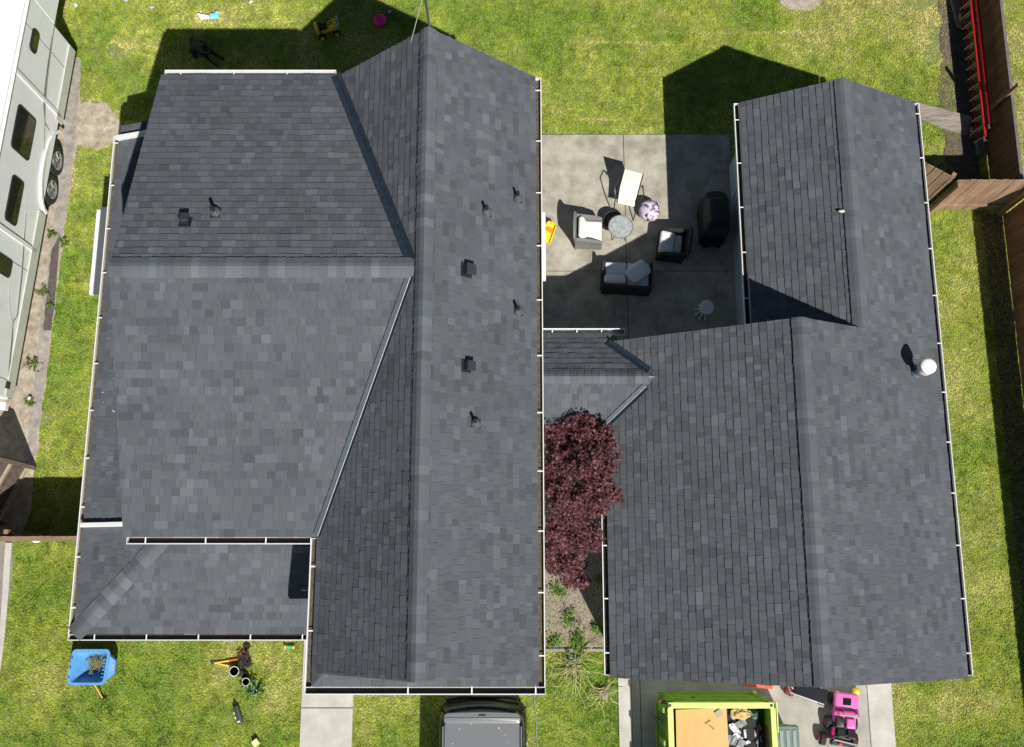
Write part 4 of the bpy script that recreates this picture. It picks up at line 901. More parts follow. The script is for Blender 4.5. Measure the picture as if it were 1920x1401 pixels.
def plant(name, label, loc, n, rad, hgt, cols, leafs=.05, seed=1, group=None, elong=True):
    r = random.Random(seed); t = thing(name, label, 'plant', loc, 0, group); m = MB(); P = []
    for i in range(n):
        a = r.uniform(0, 6.283); rr_ = rad * r.uniform(.3, 1); z = hgt * (1.1 - rr_ / rad * .7) * r.uniform(.6, 1.1)
        m.tube([(0, 0, 0), (rr_ * .5 * math.cos(a), rr_ * .5 * math.sin(a), z * .8), (rr_ * math.cos(a), rr_ * math.sin(a), z)], [.006, .004, .002], mat('green_stem', (.07, .13, .03), .7), 5)
        for k_ in range(5): f = .35 + .65 * k_ / 4; P.append((rr_ * f * math.cos(a) + r.gauss(0, .02), rr_ * f * math.sin(a) + r.gauss(0, .02), z * min(1, f + .2)))
    m.build('stem', t); leafcloud(P, 'leaves', t, LEAF, leafs, not elong, cols, seed, .7); return t
GRN = [(.10, .20, .03), (.16, .26, .05), (.07, .14, .03)]
for i, (x, y, rd, lb) in enumerate(((84, 548, .22, 'leafy green weed at the path edge below the trailer wheels'), (66, 682, .24, 'leafy green weed on the dirt strip midway along the trailer'), (97, 440, .16, 'small thin weed on the strip just below the trailer wheels'), (58, 755, .13, 'small rosette weed beside the white ball near the gate'), (122, 455, .12, 'tiny weed on the lawn edge beside the trailer path'), (97, 575, .1, 'low weed sprig beside the dark timber edging'))):
    c = G(x, y); plant('weed', lb, (c.x, c.y, .02), 14, rd, .14, GRN + [(.28, .24, .08)], .05, 30 + i, 'weeds along the trailer strip')
c = G(59, 748); m = MB(); m.ball((0, 0, .045), .05, WHITE, 16, 10); tag(m.build('ball', smooth=True), 'small white ball on the dirt by the trailer rear', 'ball', loc=(c.x, c.y, .03))
for i, (x, y, rd, lb) in enumerate(((1122, 1182, .2, 'bright green leafy plant tucked under the garage gutter'), (1068, 1160, .26, 'low green plant in the middle of the gravel bed'), (1040, 1205, .2, 'green clump at the left front of the gravel bed'), (1085, 1200, .24, 'green clump against the concrete edging of the gravel bed'), (1122, 1085, .14, 'thin leaved shoot in the shade beside the garage gutter'), (1048, 1110, .22, 'yellow green groundcover just below the maple crown'), (1085, 1215, .2, 'small green tuft touching the edging near the garage'))):
    c = G(x, y); plant('garden_plant', lb, (c.x, c.y, .02), 22, rd, .2, [(.10, .22, .02), (.15, .30, .03), (.2, .3, .06)], .045, 50 + i, 'plants in the gravel bed')
STR = mat('straw_stems', (.34, .30, .12), .8, col2=(.68, .58, .32), nscale=6)
def strawplant(label, px, py, n, rad, seed, tuft=True):
    c = G(px, py); r = random.Random(seed); t = thing('dry_plant', label, 'plant', (c.x, c.y, .03)); m = MB()
    for i in range(n):
        a = r.uniform(-3.6, .9) if r.random() < .8 else r.uniform(0, 6.28); L = rad * r.uniform(.2, 1) ** 1.3; b = a + r.gauss(0, .6); e = b + r.gauss(0, .8); p0 = Vector((r.gauss(0, .04), r.gauss(0, .04), .02)); d1 = Vector((math.cos(a), math.sin(a), 0)) * L * .4; d2 = Vector((math.cos(b), math.sin(b), 0)) * L * .35; d3 = Vector((math.cos(e), math.sin(e), 0)) * L * .3
        m.tube([p0, p0 + d1 + Vector((0, 0, .12)), p0 + d1 + d2 + Vector((0, 0, .09)), p0 + d1 + d2 + d3 + Vector((0, 0, .04))], [.007, .006, .005, .003], STR, 5)
    m.build('stem', t)
    if tuft: leafcloud([(r.gauss(0, .09), r.gauss(.06, .09), r.uniform(.04, .16)) for _ in range(130)], 'leaves', t, LEAF, .05, False, [(.30, .36, .22), (.22, .30, .14)], seed, .8)
    return t
strawplant('sprawling dry straw stems around a pale green tuft below the edging', 1074, 1245, 48, .95, 4)
strawplant('thin dry straw stems spread around the grey round stone', 1131, 1297, 34, .55, 5, False)
c = G(1132, 1299); m = MB(); m.ball((0, 0, .04), (.10, .14, .06), mat('grey_stone', (.30, .30, .29), .9, noise=.3, nscale=14, bump=.5), 16, 10, fn=lambda p: 1 + .12 * mn.noise(Vector(p) * 2)); tag(m.build('stone', smooth=True), 'grey round stone ringed by dry stems beside the driveway', 'stone', loc=(c.x, c.y, 0))
pts = [G(x, y, .02) for x, y in ((1001, 1303), (1003, 1325), (1006, 1350), (1005, 1375), (1008, 1401), (1006, 1440))]
m = MB(); m.tube(pts, .012, mat('garden_hose', (.20, .27, .25), .5), 8); tag(m.build('garden_hose', smooth=True), 'thin grey green hose lying on the grass right of the dark car', 'hose')

# ================================================================== FRONT LAWN THINGS
BLU = mat('blue_plastic', (.11, .33, .66), .42, noise=.12, nscale=5)
c = G(172, 1250, .35); wb = thing('garden_cart', 'blue plastic garden cart tub holding cut weeds on the front lawn', 'cart', (c.x, c.y, 0), 0)
m = MB()
def rrect(hx, hy, z, rd=.08, cx=0, cy=0, sh=0):
    o_ = []
    for sx, sy, a_ in ((1, 1, 0), (-1, 1, 90), (-1, -1, 180), (1, -1, 270)):
        for k_ in range(4): t = R(a_ + 30 * k_); o_.append((cx + sx * (hx - rd) + rd * math.cos(t) + sh * (sy * (hy - rd) + rd * math.sin(t)), cy + sy * (hy - rd) + rd * math.sin(t), z))
    return o_
m.loft([rrect(.18, .17, .10, .06, .08, .0), rrect(.36, .325, .48, .08, 0, 0, .08), rrect(.40, .36, .48, .09, 0, 0, .08), rrect(.40, .36, .51, .09, 0, 0, .08), rrect(.345, .31, .51, .08, 0, 0, .08), rrect(.17, .16, .13, .06, .08, .0), rrect(.01, .01, .13, .005, .08, 0)], BLU, False)
tub = m.build('tub', wb, smooth=True)
m = MB()
for i in range(6): m.box((.33 + (i * .005) - .03, -.2 + i * .07, .517), (.05, .018, .012), BLU)
for y_ in (-.2, 0, .2): m.box((-.375 + .08 * y_, y_, .513), (.02, .05, .006), BLACKM)
m.build('rim_detail', tub)
m = MB(); m.add([(.38, .25, .48), (.52, .12, .42), (.52, -.12, .42), (.36, -.27, .48), (.38, .25, .3), (.5, .12, .28), (.5, -.12, .28), (.36, -.27, .3)], [(3, 2, 1, 0), (4, 5, 6, 7), (0, 1, 5, 4), (1, 2, 6, 5), (2, 3, 7, 6)], BLU); m.bar((.47, -.07, .43), (.47, .07, .43), .05, .03, mat('grey_plastic', (.35, .37, .4), .5)); m.build('nose', wb)
for s_ in (-1, 1): m = MB(); m.cyl((-.05, s_ * .22, .12), .12, .06, RUBBER, 20, axis='y'); m.build('wheel', wb, smooth=True)
m = MB(); m.tube([(.0, -.3, .25), (.06, -.42, .2), (.17, -.66, .08)], .016, mat('orange_wood_handle', (.62, .34, .06), .5), 10); m.build('handle', wb)
m = MB(); m.bar((.10, -.67, .06), (.26, -.66, .06), .03, .02, BLACKM); m.build('grip', wb)
m = MB(); r_ = random.Random(3)
for i in range(70):
    a = r_.uniform(0, 6.28); p0 = Vector((.1 + r_.gauss(0, .09), .08 + r_.gauss(0, .07), r_.uniform(.25, .42))); d = Vector((math.cos(a), math.sin(a), r_.uniform(-.3, .3))) * r_.uniform(.06, .13); e = Vector((-d.y, d.x, 0)) * r_.uniform(-1, 1); m.tube([p0 - d, p0, p0 + d + e * .6], .006, mat('cut_weeds', (.24, .22, .07), .85, noise=.5, nscale=8), 5)
tag(m.build('weed_pile'), 'tangle of cut yellowish weeds lying inside the blue cart', 'weeds', loc=(c.x, c.y, 0))
WPOT = mat('pot_rim_white', (.62, .62, .60), .6); SOI = mat('potting_soil', (.12, .085, .055), .95, noise=.5, nscale=30, bump=.8)
def pot(label, px, py, rad, rimm, h=.2, grp='plant pots on the front lawn'):
    c = G(px, py, h); t = thing('plant_pot', label, 'pot', (c.x, c.y, 0), 0, grp); m = MB()
    m.tube([(0, 0, 0), (0, 0, h), (0, 0, h), (0, 0, .04)], [rad * .75, rad, rad * .86, rad * .65], rimm, 20); m.build('pot_body', t, smooth=True)
    m = MB(); m.cyl((0, 0, h - .045), rad * .85, .03, SOI, 18); m.build('soil', t); return t
BP = mat('black_nursery_pot', (.03, .03, .03), .6)
pot('white rimmed pot at the end of the orange lopper handles', 439, 1259, .105, WPOT); pot('small white rimmed pot between the dark heap and the green plant', 461, 1279, .085, WPOT)
pot('white rimmed pot buried among the green leaves', 475, 1298, .08, WPOT, .14); pot('tipped dark empty pot just above the smaller white pot', 457, 1266, .06, BP, .12); pot('pale grey pot half behind the larger white pot', 448, 1254, .06, mat('grey_pot', (.25, .25, .24), .7), .1)
c = G(459, 1240); m = MB(); r_ = random.Random(8)
for i in range(26): a = r_.uniform(0, 6.28); m.ball((r_.gauss(0, .07), r_.gauss(0, .16), r_.uniform(.03, .12)), (r_.uniform(.03, .08),) * 2 + (r_.uniform(.02, .05),), mat('dark_plant_litter', (.03, .022, .018), .9, noise=.6, nscale=20), 8, 6)
tag(m.build('debris_heap'), 'dark heap of withered plants and pots beside the orange lopper', 'debris', loc=(c.x, c.y, 0))
c = G(461, 1228); m = MB()
for i in range(22): a = r_.uniform(0, 3.14); m.tube([(0, 0, .04), (.1 * math.cos(a), .1 * math.sin(a), .14), (.17 * math.cos(a), .17 * math.sin(a), .1)], [.006, .005, .003], mat('rusty_stems', (.24, .11, .05), .85), 5)
tag(m.build('dry_sprig'), 'rust brown dry sprig at the top of the dark heap', 'plant', loc=(c.x, c.y, 0))
c = G(480, 1292); plant('potted_plant', 'bushy green leafy plant spilling around the front lawn pots', (c.x, c.y, .05), 34, .27, .24, [(.12, .27, .07), (.2, .36, .12), (.07, .17, .04)], .055, 71)
lpz = thing('lopper', 'pair of orange and yellow handled loppers lying open on the grass', 'lopper', G(403, 1243, .04)); O_ = G(403, 1243, .04); YH = mat('yellow_handle', (.80, .52, .10), .5)
for (x, y), gm in (((446, 1236), RED), ((436, 1250), YH)):
    e_ = G(x, y, .04) - O_; m = MB(); m.tube([(0, 0, .01), e_ * .62 + Vector((0, 0, .01))], .017, YH, 8); m.tube([e_ * .62 + Vector((0, 0, .012)), e_ + Vector((0, 0, .012))], .024, mat('red_grip', (.65, .10, .04), .6) if gm is RED else YH, 8); m.build('handle', lpz, smooth=True)
m = MB(); m.ball((-.03, 0, .012), (.07, .03, .012), STEEL, 10, 6); m.build('blade', lpz)
c = G(446, 1340, .08); hv = thing('storage_case', 'long narrow dark grey case lying on the front lawn', 'case', (c.x, c.y, 0), R(-70))
m = MB(); m.rbox((0, 0, .07), (.40, .13, .12), .045, mat('dark_grey_rubber', (.07, .075, .07), .55)); m.build('shell', hv, smooth=True)
m = MB(); m.box((-.02, 0, .136), (.34, .012, .012), BLACKM); m.box((-.23, 0, .06), (.08, .05, .05), BLACKM); m.build('strap', hv)
m = MB(); m.box((.14, -.01, .137), (.03, .05, .012), WHITE); m.box((.05, -.055, .11), (.05, .02, .02), WHITE); m.box((-.05, -.055, .11), (.04, .02, .02), WHITE); m.build('tag', hv)
PY = mat('pale_yellow_foam', (.85, .80, .35), .7)
c = G(479, 1393, .12); m = MB(); m.box((0, 0, .07), (.13, .13, .13), PY); tag(m.build('foam_block', bevel=.008), 'pale yellow square block on the grass at the bottom edge', 'block', loc=(c.x, c.y, 0), rz=R(40))
c = G(543, 1213, .06); tt = thing('toy_tube', 'small green toy with yellow ends beside the porch gutter', 'toy', (c.x, c.y, .0), R(-4)); m = MB(); m.cyl((0, 0, .07), .035, .16, mat('green_toy_plastic', (.08, .45, .18), .4), 14, axis='x'); m.build('tube', tt, smooth=True)
for s_ in (-1, 1): m = MB(); m.cyl((s_ * .095, 0, .07), .042, .03, YEL, 14, axis='x'); m.build('end_cap', tt)
c = G(68, 1014, .05); m = MB(); m.ball((0, 0, .04), (.09, .05, .04), WHITE, 12, 8, fn=lambda p: 1 + .2 * mn.noise(Vector(p) * 2)); tag(m.build('rag'), 'crumpled white scrap on the grass in front of the left fence', 'rag', loc=(c.x, c.y, .01))

# ================================================================== BACK LAWN
# ride-on toy
c = G(612, 50, .25); rt = thing('ride_on_toy', 'yellow ride on toy tractor standing in the shade of the house', 'toy', (c.x, c.y, 0), R(17))
m = MB(); m.rbox((.05, 0, .2), (.40, .22, .12), .04, YEL); m.rbox((.17, 0, .29), (.18, .24, .14), .05, YEL); m.rbox((-.24, 0, .28), (.08, .26, .22), .03, YEL); m.build('body', rt, smooth=True)
m = MB(); m.box((-.10, 0, .275), (.22, .17, .03), BLACKM); m.build('seat', rt, bevel=.01)
for sx in (-.17, .19):
    for sy in (-1, 1):
        m = MB(); m.cyl((sx, sy * .16, .10), .095, .06, RUBBER, 18, axis='y'); wh = m.build('wheel', rt, smooth=True); m = MB(); m.cyl((sx, sy * .195, .10), .055, .012, YEL, 14, axis='y'); m.build('rim', wh)
m = MB(); m.ring((.08, 0, .42), .07, .012, BLACKM, 18, 6); m.tube([(.14, 0, .33), (.08, 0, .42)], .012, BLACKM, 6); m.build('steering_wheel', rt, smooth=True)
m = MB(); m.tube([(.27, -.13, .25), (.30, -.12, .40), (.30, .12, .40), (.27, .13, .25)], .014, mat('pale_blue_bar', (.45, .6, .75), .4), 8); m.build('front_guard', rt, smooth=True)
c = G(712, 38, .06); m = MB(); m.tube([(0, 0, .0), (0, 0, .05), (0, 0, .09), (0, 0, .13), (0, 0, .14)], [.17, .16, .11, .09, .02], mat('hot_pink_plastic', (.75, .02, .24), .45), 24); tag(m.build('toy_hat', smooth=True), 'hot pink round plastic toy on the shaded grass', 'toy', loc=(c.x, c.y, .03))
LB = mat('sky_blue_plastic', (.22, .62, .72), .45); WPK = mat('pale_pink_plastic', (.72, .66, .66), .5)
c = G(393, 34, .1); bt = thing('toy_bird', 'pale blue and white toy lying in the sun on the back lawn', 'toy', (c.x, c.y, .03), R(10))
m = MB(); m.rbox((.12, .02, .09), (.24, .16, .12), .05, LB); m.ball((.2, .09, .1), (.06, .06, .06), LB, 12, 8); m.build('body', bt, smooth=True)
m = MB(); m.add([(.0, .04, .12), (.0, -.05, .12), (-.26, .10, .2), (-.2, -.03, .1), (.0, .04, .1), (.0, -.05, .1), (-.26, .10, .18), (-.2, -.03, .08)], [(0, 2, 3, 1), (5, 7, 6, 4), (0, 4, 6, 2), (2, 6, 7, 3), (3, 7, 5, 1)], WPK); m.build('tail', bt)
for x_, y_ in ((.02, -.11), (.24, -.04), (.04, .12), (.26, .12)): m = MB(); m.cyl((x_, y_, .04), .04, .03, YEL, 14, axis='y'); m.build('wheel', bt)
for i, (x, y, cc_, lb) in enumerate(((286, 16, (.45, .5, .62), 'tiny blue grey scrap on the sunny grass above the path'), (471, 6, WHITE, 'tiny white scrap at the top edge above the pale blue toy'), (143, 12, WHITE, 'tiny white scrap beside the trailer nose'), (237, 3, (.4, .45, .6), 'tiny bluish scrap at the very top left lawn'), (731, 24, (.3, .38, .5), 'small blue sliver in the shade right of the pink toy'))):
    c = G(x, y); m = MB(); mt1 = cc_ if cc_ is WHITE else mat('blue_grey_scrap', cc_, .6); m.box((0, 0, .045), (.09, .05, .02), mt1, rz=i); m.ball((.03, .01, .05), (.03, .02, .015), mt1, 8, 6); tag(m.build('litter_scrap'), lb, 'litter', 'scraps on the back lawn', loc=(c.x, c.y, 0))
# dog
def skin(name, nodes, edges, mt, parent=None, sub=2):
    me = bpy.data.meshes.new(name); me.from_pydata([n_[:3] for n_ in nodes], edges, []); o = bpy.data.objects.new(name, me); COL.objects.link(o); o.parent = parent
    o.modifiers.new('skin', 'SKIN'); me.skin_vertices[0].data if me.skin_vertices else None
    if not me.skin_vertices: pass
    for i, n_ in enumerate(nodes): me.skin_vertices[0].data[i].radius = (n_[3], n_[4] if len(n_) > 4 else n_[3])
    me.skin_vertices[0].data[0].use_root = True
    s_ = o.modifiers.new('sub', 'SUBSURF'); s_.levels = sub; s_.render_levels = sub; me.materials.append(mt); return o
FUR = mat('black_fur', (.006, .006, .006), .7, bump=.5, bscale=50)
c = G(383, 96, .15)
nodes = [(-.26, -.02, .17, .13, .12), (-.08, 0, .20, .12, .13), (.08, 0, .24, .11, .14), (.15, 0, .36, .075), (.18, 0, .46, .075), (.25, 0, .45, .05), (.32, 0, .42, .034),
    (.16, .09, .17, .05), (.24, .10, .05, .035), (.40, .11, .035, .03), (.50, .11, .03, .03), (.16, -.09, .17, .05), (.24, -.10, .05, .035), (.40, -.12, .035, .03), (.50, -.12, .03, .03),
    (-.24, .14, .14, .08), (-.08, .19, .08, .045), (-.22, .21, .04, .03), (-.10, .22, .03, .028), (-.24, -.15, .14, .08), (-.08, -.20, .08, .045), (-.22, -.22, .04, .03), (-.10, -.23, .03, .028),
    (-.38, .0, .10, .04), (-.48, .08, .05, .022), (-.50, .22, .04, .014), (.15, .055, .53, .026), (.13, .075, .60, .012), (.15, -.055, .53, .026), (.13, -.075, .60, .012)]
edges = [(0, 1), (1, 2), (2, 3), (3, 4), (4, 5), (5, 6), (2, 7), (7, 8), (8, 9), (9, 10), (2, 11), (11, 12), (12, 13), (13, 14), (0, 15), (15, 16), (16, 17), (17, 18), (0, 19), (19, 20), (20, 21), (21, 22), (0, 23), (23, 24), (24, 25), (4, 26), (26, 27), (4, 28), (28, 29)]
_bm_ok = True
dog = thing('dog', 'black dog lying in the house shade on the back lawn with forelegs stretched', 'dog', (c.x - .02, c.y, .02), R(-32))
try:
    me = bpy.data.meshes.new('t'); import bmesh
    def skin(name, nodes, edges, mt, parent=None, sub=2):
        bm = bmesh.new(); lay = bm.verts.layers.skin.verify(); vs = []
        for i, n_ in enumerate(nodes):
            v = bm.verts.new(n_[:3]); v[lay].radius = (n_[3], n_[4] if len(n_) > 4 else n_[3]); v[lay].use_root = (i == 0); vs.append(v)
        for a, b in edges: bm.edges.new((vs[a], vs[b]))
        me = bpy.data.meshes.new(name); bm.to_mesh(me); bm.free(); o = bpy.data.objects.new(name, me); COL.objects.link(o); o.parent = parent; me.materials.append(mt)
        sk = o.modifiers.new('skin', 'SKIN'); sk.use_smooth_shade = True; s_ = o.modifiers.new('sub', 'SUBSURF'); s_.levels = sub; s_.render_levels = sub; return o
    skin('body', nodes, edges, FUR, dog)
except Exception as ex: print('dog', ex)
m = MB(); m.M = Matrix.Translation((.15, 0, .36)) @ Matrix.Rotation(R(25), 4, 'Y'); m.ring((0, 0, 0), .088, .011, mat('pale_collar', (.45, .45, .5), .5), 24, 6); m.build('collar', dog, smooth=True)

# ================================================================== FRONT DRIVE
# sport utility car seen from behind and above
CAR = mat('dark_grey_car_paint', (.17, .175, .185), .35, metal=.1, spec=.6); CARB = mat('black_car_paint', (.018, .018, .02), .22, spec=.6)
cl_ = G(822, 1370, 1.0).x; cr_ = G(988, 1370, 1.0).x; cx_ = (cl_ + cr_) / 2; hw = (cr_ - cl_) / 2
yb = G(900, 1313, .75).y; car = thing('parked_car', 'dark grey car parked on the lawn with its rear toward the house', 'car', (cx_, yb, 0), R(180))
def rr_(hw_, y0, y1, z, rd=.28, crown=.05):
    o_ = []
    for k_ in range(9):
        u = -1 + 2 * k_ / 8; o_.append(u)
    pts_ = []
    rw = hw_ - rd
    for sx, a0_ in ((-1, 180), (1, 270)):
        for k_ in range(7):
            t = R(a0_ + 15 * k_); pts_.append((sx * rw + rd * math.cos(t), y0 + rd + rd * math.sin(t), z))
        if sx == -1:
            for k_ in range(1, 6): u = -1 + k_ / 3; pts_.append((u * rw, y0 - crown * (1 - u * u), z))
    for sx, a0_ in ((1, 0), (-1, 90)):
        for k_ in range(4): t = R(a0_ + 30 * k_); pts_.append((sx * rw + rd * math.cos(t), y1 - rd + rd * math.sin(t), z))
    return pts_
# local +y forward (away from the house after the half turn), rear at y=0
m = MB(); m.loft([rr_(hw - .06, .05, 4.6, .28), rr_(hw, .0, 4.65, .40), rr_(hw, .0, 4.66, .62), rr_(hw, .06, 4.6, .70), rr_(hw - .01, .10, 4.5, .9), rr_(hw - .04, .14, 4.3, .98)], CARB); m.build('body', car, smooth=True)
m = MB(); m.loft([rr_(hw - .045, .15, 4.0, .985, .26), rr_(hw - .09, .19, 3.6, 1.34, .24)], DGLASS); m.build('glasshouse', car, smooth=True)
m = MB(); m.loft([rr_(hw - .085, .17, 3.6, 1.345, .24), rr_(hw - .08, .16, 3.62, 1.38, .24), rr_(hw - .11, .20, 3.55, 1.41, .22), rr_(hw - .16, .26, 3.5, 1.42, .2)], CARB); rf = m.build('roof', car, smooth=True)
m = MB()
m.loft([rr_(hw - .15, .30, 3.45, 1.421, .12, .02), rr_(hw - .155, .305, 3.44, 1.435, .12, .02)], CAR)
m.build('roof_panel', rf, smooth=True)
m = MB()
for s_ in (-1, 1): m.tube([(s_ * (hw - .12), .42, 1.45), (s_ * (hw - .12), 3.2, 1.45)], .018, CAR, 8)
m.build('roof_rail', rf)
m = MB(); m.loft([rr_(hw - .13, .17, .40, 1.425, .1, .02), rr_(hw - .14, .18, .33, 1.445, .08, .02)], CAR); m.box((0, .21, 1.45), (.14, .03, .012), BLACKM); m.build('spoiler', rf, smooth=True)
m = MB(); r_ = random.Random(2)
for i in range(16): m.box((r_.uniform(.2, .62) * (1 if i % 3 else -1), r_.uniform(.35, 1.1), 1.438), (r_.uniform(.008, .035), r_.uniform(.006, .02), .003), WHITE, rz=r_.uniform(0, 3))
m.build('bird_dropping', rf)
m = MB()
for s_ in (-1, 1):
    m = MB(); m.box((s_ * (hw - .05), .17, .84), (.04, .16, .15), mat('red_lamp_lens', (.07, .004, .006), .2, spec=.7), rz=s_ * R(38)); m.build('taillight', car, bevel=.02)
m = MB(); m.tube([(-hw + .12, .0, .66), (-.5, -.055, .66), (0, -.06, .66), (.5, -.055, .66), (hw - .12, .0, .66)], .035, CARB, 10); m.build('bumper', car, smooth=True)
m = MB(); m.tube([(-.02, .09, 1.0), (.30, .10, 1.04)], .012, BLACKM, 6); m.build('rear_wiper', car)
for y_ in (.85, 3.6):
    for s_ in (-1, 1):
        m = MB(); m.cyl((s_ * (hw - .10), y_, .31), .31, .2, RUBBER, 26, axis='x'); wh = m.build('wheel', car, smooth=True); m = MB(); m.cyl((s_ * (hw + .005), y_, .31), .19, .02, STEEL, 20, axis='x'); m.build('rim', wh)
for s_ in (-1, 1): m = MB(); m.box((s_ * (hw + .07), 3.0, .98), (.14, .08, .12), CARB); m.build('side_mirror', car, bevel=.02)

# dumpster
DG = mat('lime_green_paint', (.16, .31, .02), .55, col2=(.28, .46, .035), nscale=3, bump=.1); DGL = mat('lime_rim_paint', (.62, .74, .20), .5, noise=.12, nscale=6); RST = mat('rusted_steel', (.17, .08, .035), .85, noise=.4, nscale=9)
dx0 = G(1254, 1360, 1.45).x; dx1 = G(1452, 1360, 1.45).x; dyN = G(1350, 1318, 1.45).y; zt = 1.45; zb = .16; tw = .085
dm = thing('dumpster', 'lime green open top roll off dumpster full of debris on the driveway', 'dumpster', (0, 0, .05))
m = MB()
m.b2((dx0, -7.5, zb), (dx0 + tw, dyN, zt - .08), DG); m.b2((dx1 - tw, -7.5, zb), (dx1, dyN, zt - .08), DG); m.b2((dx0 + tw, dyN - tw, zb), (dx1 - tw, dyN, zt - .08), DG); m.b2((dx0, -7.5, zb - .08), (dx1, dyN, zb - .001), DG)
m.build('body', dm)
m = MB(); e = .004
m.b2((dx0 - .0, dyN - .10, zt - .079), (dx1, dyN + .01, zt), DGL); m.b2((dx0 - .02, -7.5, zt - .077), (dx0 + .09, dyN - .101, zt - .002), DGL); m.b2((dx1 - .07, -7.5, zt - .075), (dx1 + .035, dyN - .101, zt - .002), DGL); m.build('top_rim', dm, bevel=.006)
m = MB()
for x_ in (dx0 + .03, dx1 - .05): m.box((x_, dyN - .045, zt + .002), (.05, .05, .006), BLACKM)
m.build('rim_socket', dm)
# north face ledges and frame
m = MB(); nx0, nx1 = dx0 + .02, dx1 - .05
for z_, out_ in ((1.0, .05), (.62, .06), (.28, .07)): m.b2((nx0, dyN + .001, z_), (nx1 - .01, dyN + out_, z_ + .08), DG)
for x_, z1_ in ((nx0 + .03, 1.3), ((nx0 * .7 + nx1 * .3), .7), (nx1 - .05, 1.3)): m.b2((x_ - .04, dyN + .001, zb), (x_ + .04, dyN + .045, z1_), DG)
m.bar((nx1 - .04, dyN + .05, zt - .1), (nx1 - .10, dyN + .07, .35), .05, .05, DG); m.bar((nx0 + .1, dyN + .05, zt - .1), (nx0 + .0, dyN + .07, .35), .07, .05, DG); m.b2((nx0 - .1, dyN + .072, .28), (nx1 - .12, dyN + .10, .36), DG)
m.b2((nx1 - .12, dyN + .08, .361), (nx1 - .08, dyN + .13, .62), DGL); m.build('end_frame', dm)
for i in range(9):
    y_ = dyN - .15 - i * .62; m = MB(); m.b2((dx0 - .10, y_ - .05, zb), (dx0 - .001, y_ + .05, zt - .12), DG); m.build('side_rib', dm)
    m = MB(); m.b2((dx1 + .001, y_ - .05, zb), (dx1 + .09, y_ + .05, zt - .12), DG); m.build('side_rib', dm)
m = MB(); m.b2((dx0 - .14, -7.5, .55), (dx0 - .101, dyN, .63), DG); m.b2((dx0 - .13, dyN - .42, .3), (dx0 - .1, dyN - .36, 1.2), BLACKM); m.b2((dx0 - .16, dyN - .04, 1.15), (dx0 - .02, dyN + .03, 1.22), RST); m.build('side_rail', dm)
m = MB(); m.b2((dx1 - tw - .006, -7.5, zb + .1), (dx1 - tw - .001, dyN - .45, zt - .2), RST); m.build('rust_patch', dm)
m = MB(); m.b2((dx1 + .04, dyN - .55, zt - .05), (dx1 + .06, dyN + .02, zt + .03), DGL); m.build('latch_bar', dm)
# contents
PLY = mat('plywood_sheet', (.60, .36, .13), .7, col2=(.72, .47, .19), nscale=1.6, stretch=(1, .25, 1), detail=9)
zc = 1.14; P = [G(1267, 1331, zc), G(1361, 1327, zc), G(1367, 1420, zc), G(1269, 1420, zc)]
m = MB(); m.add([(p.x, p.y, zc - .0 + .05 * (i in (1, 2))) for i, p in enumerate(P)] + [(p.x, p.y, zc - .02 + .05 * (i in (1, 2))) for i, p in enumerate(P)], [(3, 2, 1, 0), (4, 5, 6, 7), (0, 1, 5, 4), (1, 2, 6, 5), (2, 3, 7, 6), (3, 0, 4, 7)], PLY)
tag(m.build('plywood_board'), 'large tan plywood board lying in the left of the green dumpster', 'board')
m = MB(); c = G(1348, 1338, zc + .08); m.box((0, 0, 0), (.14, .12, .012), mat('grey_scrap_sheet', (.36, .34, .30), .5)); tag(m.build('metal_plate'), 'small grey square plate on the top corner of the plywood', 'plate', loc=(c.x, c.y, zc + .065), rz=R(35))
m = MB(); q = [G(1322, 1358, zc + .05), G(1332, 1351, zc + .05), G(1330, 1360, zc + .05), G(1339, 1368, zc + .05)]; m.tube(q[:2], .006, BRZ, 5); m.tube(q[2:], .005, BRZ, 5); tag(m.build('twig'), 'two thin dark twigs lying crossed on the plywood', 'twig')
r_ = random.Random(21)
FILL = mat('dark_debris', (.02, .02, .022), .7, noise=.5, nscale=10, bump=1); m = MB(); m.b2((dx0 + tw + .01, -7.4, zb), (dx1 - tw - .01, dyN - tw - .01, .98), FILL); m_ = m.build('debris_fill', dm)
def crumple(name, label, px, py, z, sz, mt, seed, rz=0, grp=None):
    c = G(px, py, z); m = MB(); m.ball((0, 0, 0), sz, mt, 14, 10, fn=lambda p: 1 + .45 * mn.noise(Vector(p) * 2.2 + Vector((seed, 0, 0))) + .2 * mn.noise(Vector(p) * 5 + Vector((0, seed, 0)))); return tag(m.build(name), label, 'bag' if 'bag' in name else 'scrap', grp, loc=(c.x, c.y, z), rz=rz)
crumple('paper_bag', 'crumpled tan paper bag wedged under the dumpster front rim', 1389, 1338, 1.08, (.20, .12, .09), mat('kraft_paper', (.52, .38, .17), .75, noise=.2, nscale=6), 1)
crumple('plastic_bag', 'dull green plastic bag near the dumpster top right corner', 1414, 1340, 1.0, (.10, .09, .09), mat('green_film', (.06, .11, .09), .4), 2)
crumple('trash_bag', 'shiny black trash bag beside the right dumpster wall', 1419, 1375, .95, (.13, .34, .12), mat('black_film', (.012, .014, .016), .3, spec=.7), 3)
crumple('trash_bag', 'black bag at the dumpster bottom edge beside the plywood', 1378, 1372, .86, (.14, .22, .10), MATS['black_film'], 4)
PAP = mat('white_wrapper', (.72, .74, .78), .5, noise=.12, nscale=8); GWR = mat('grey_wrapper', (.26, .27, .28), .5)
names = ['white wrapper with grey stripe', 'long white wrapper sheet', 'grey folded wrapper', 'bright white scrap', 'pale torn wrapper', 'grey black wrapper strip', 'narrow white strip', 'crumpled grey sheet', 'white scrap by the wall', 'pale wrapper at the bottom edge', 'small white curl']
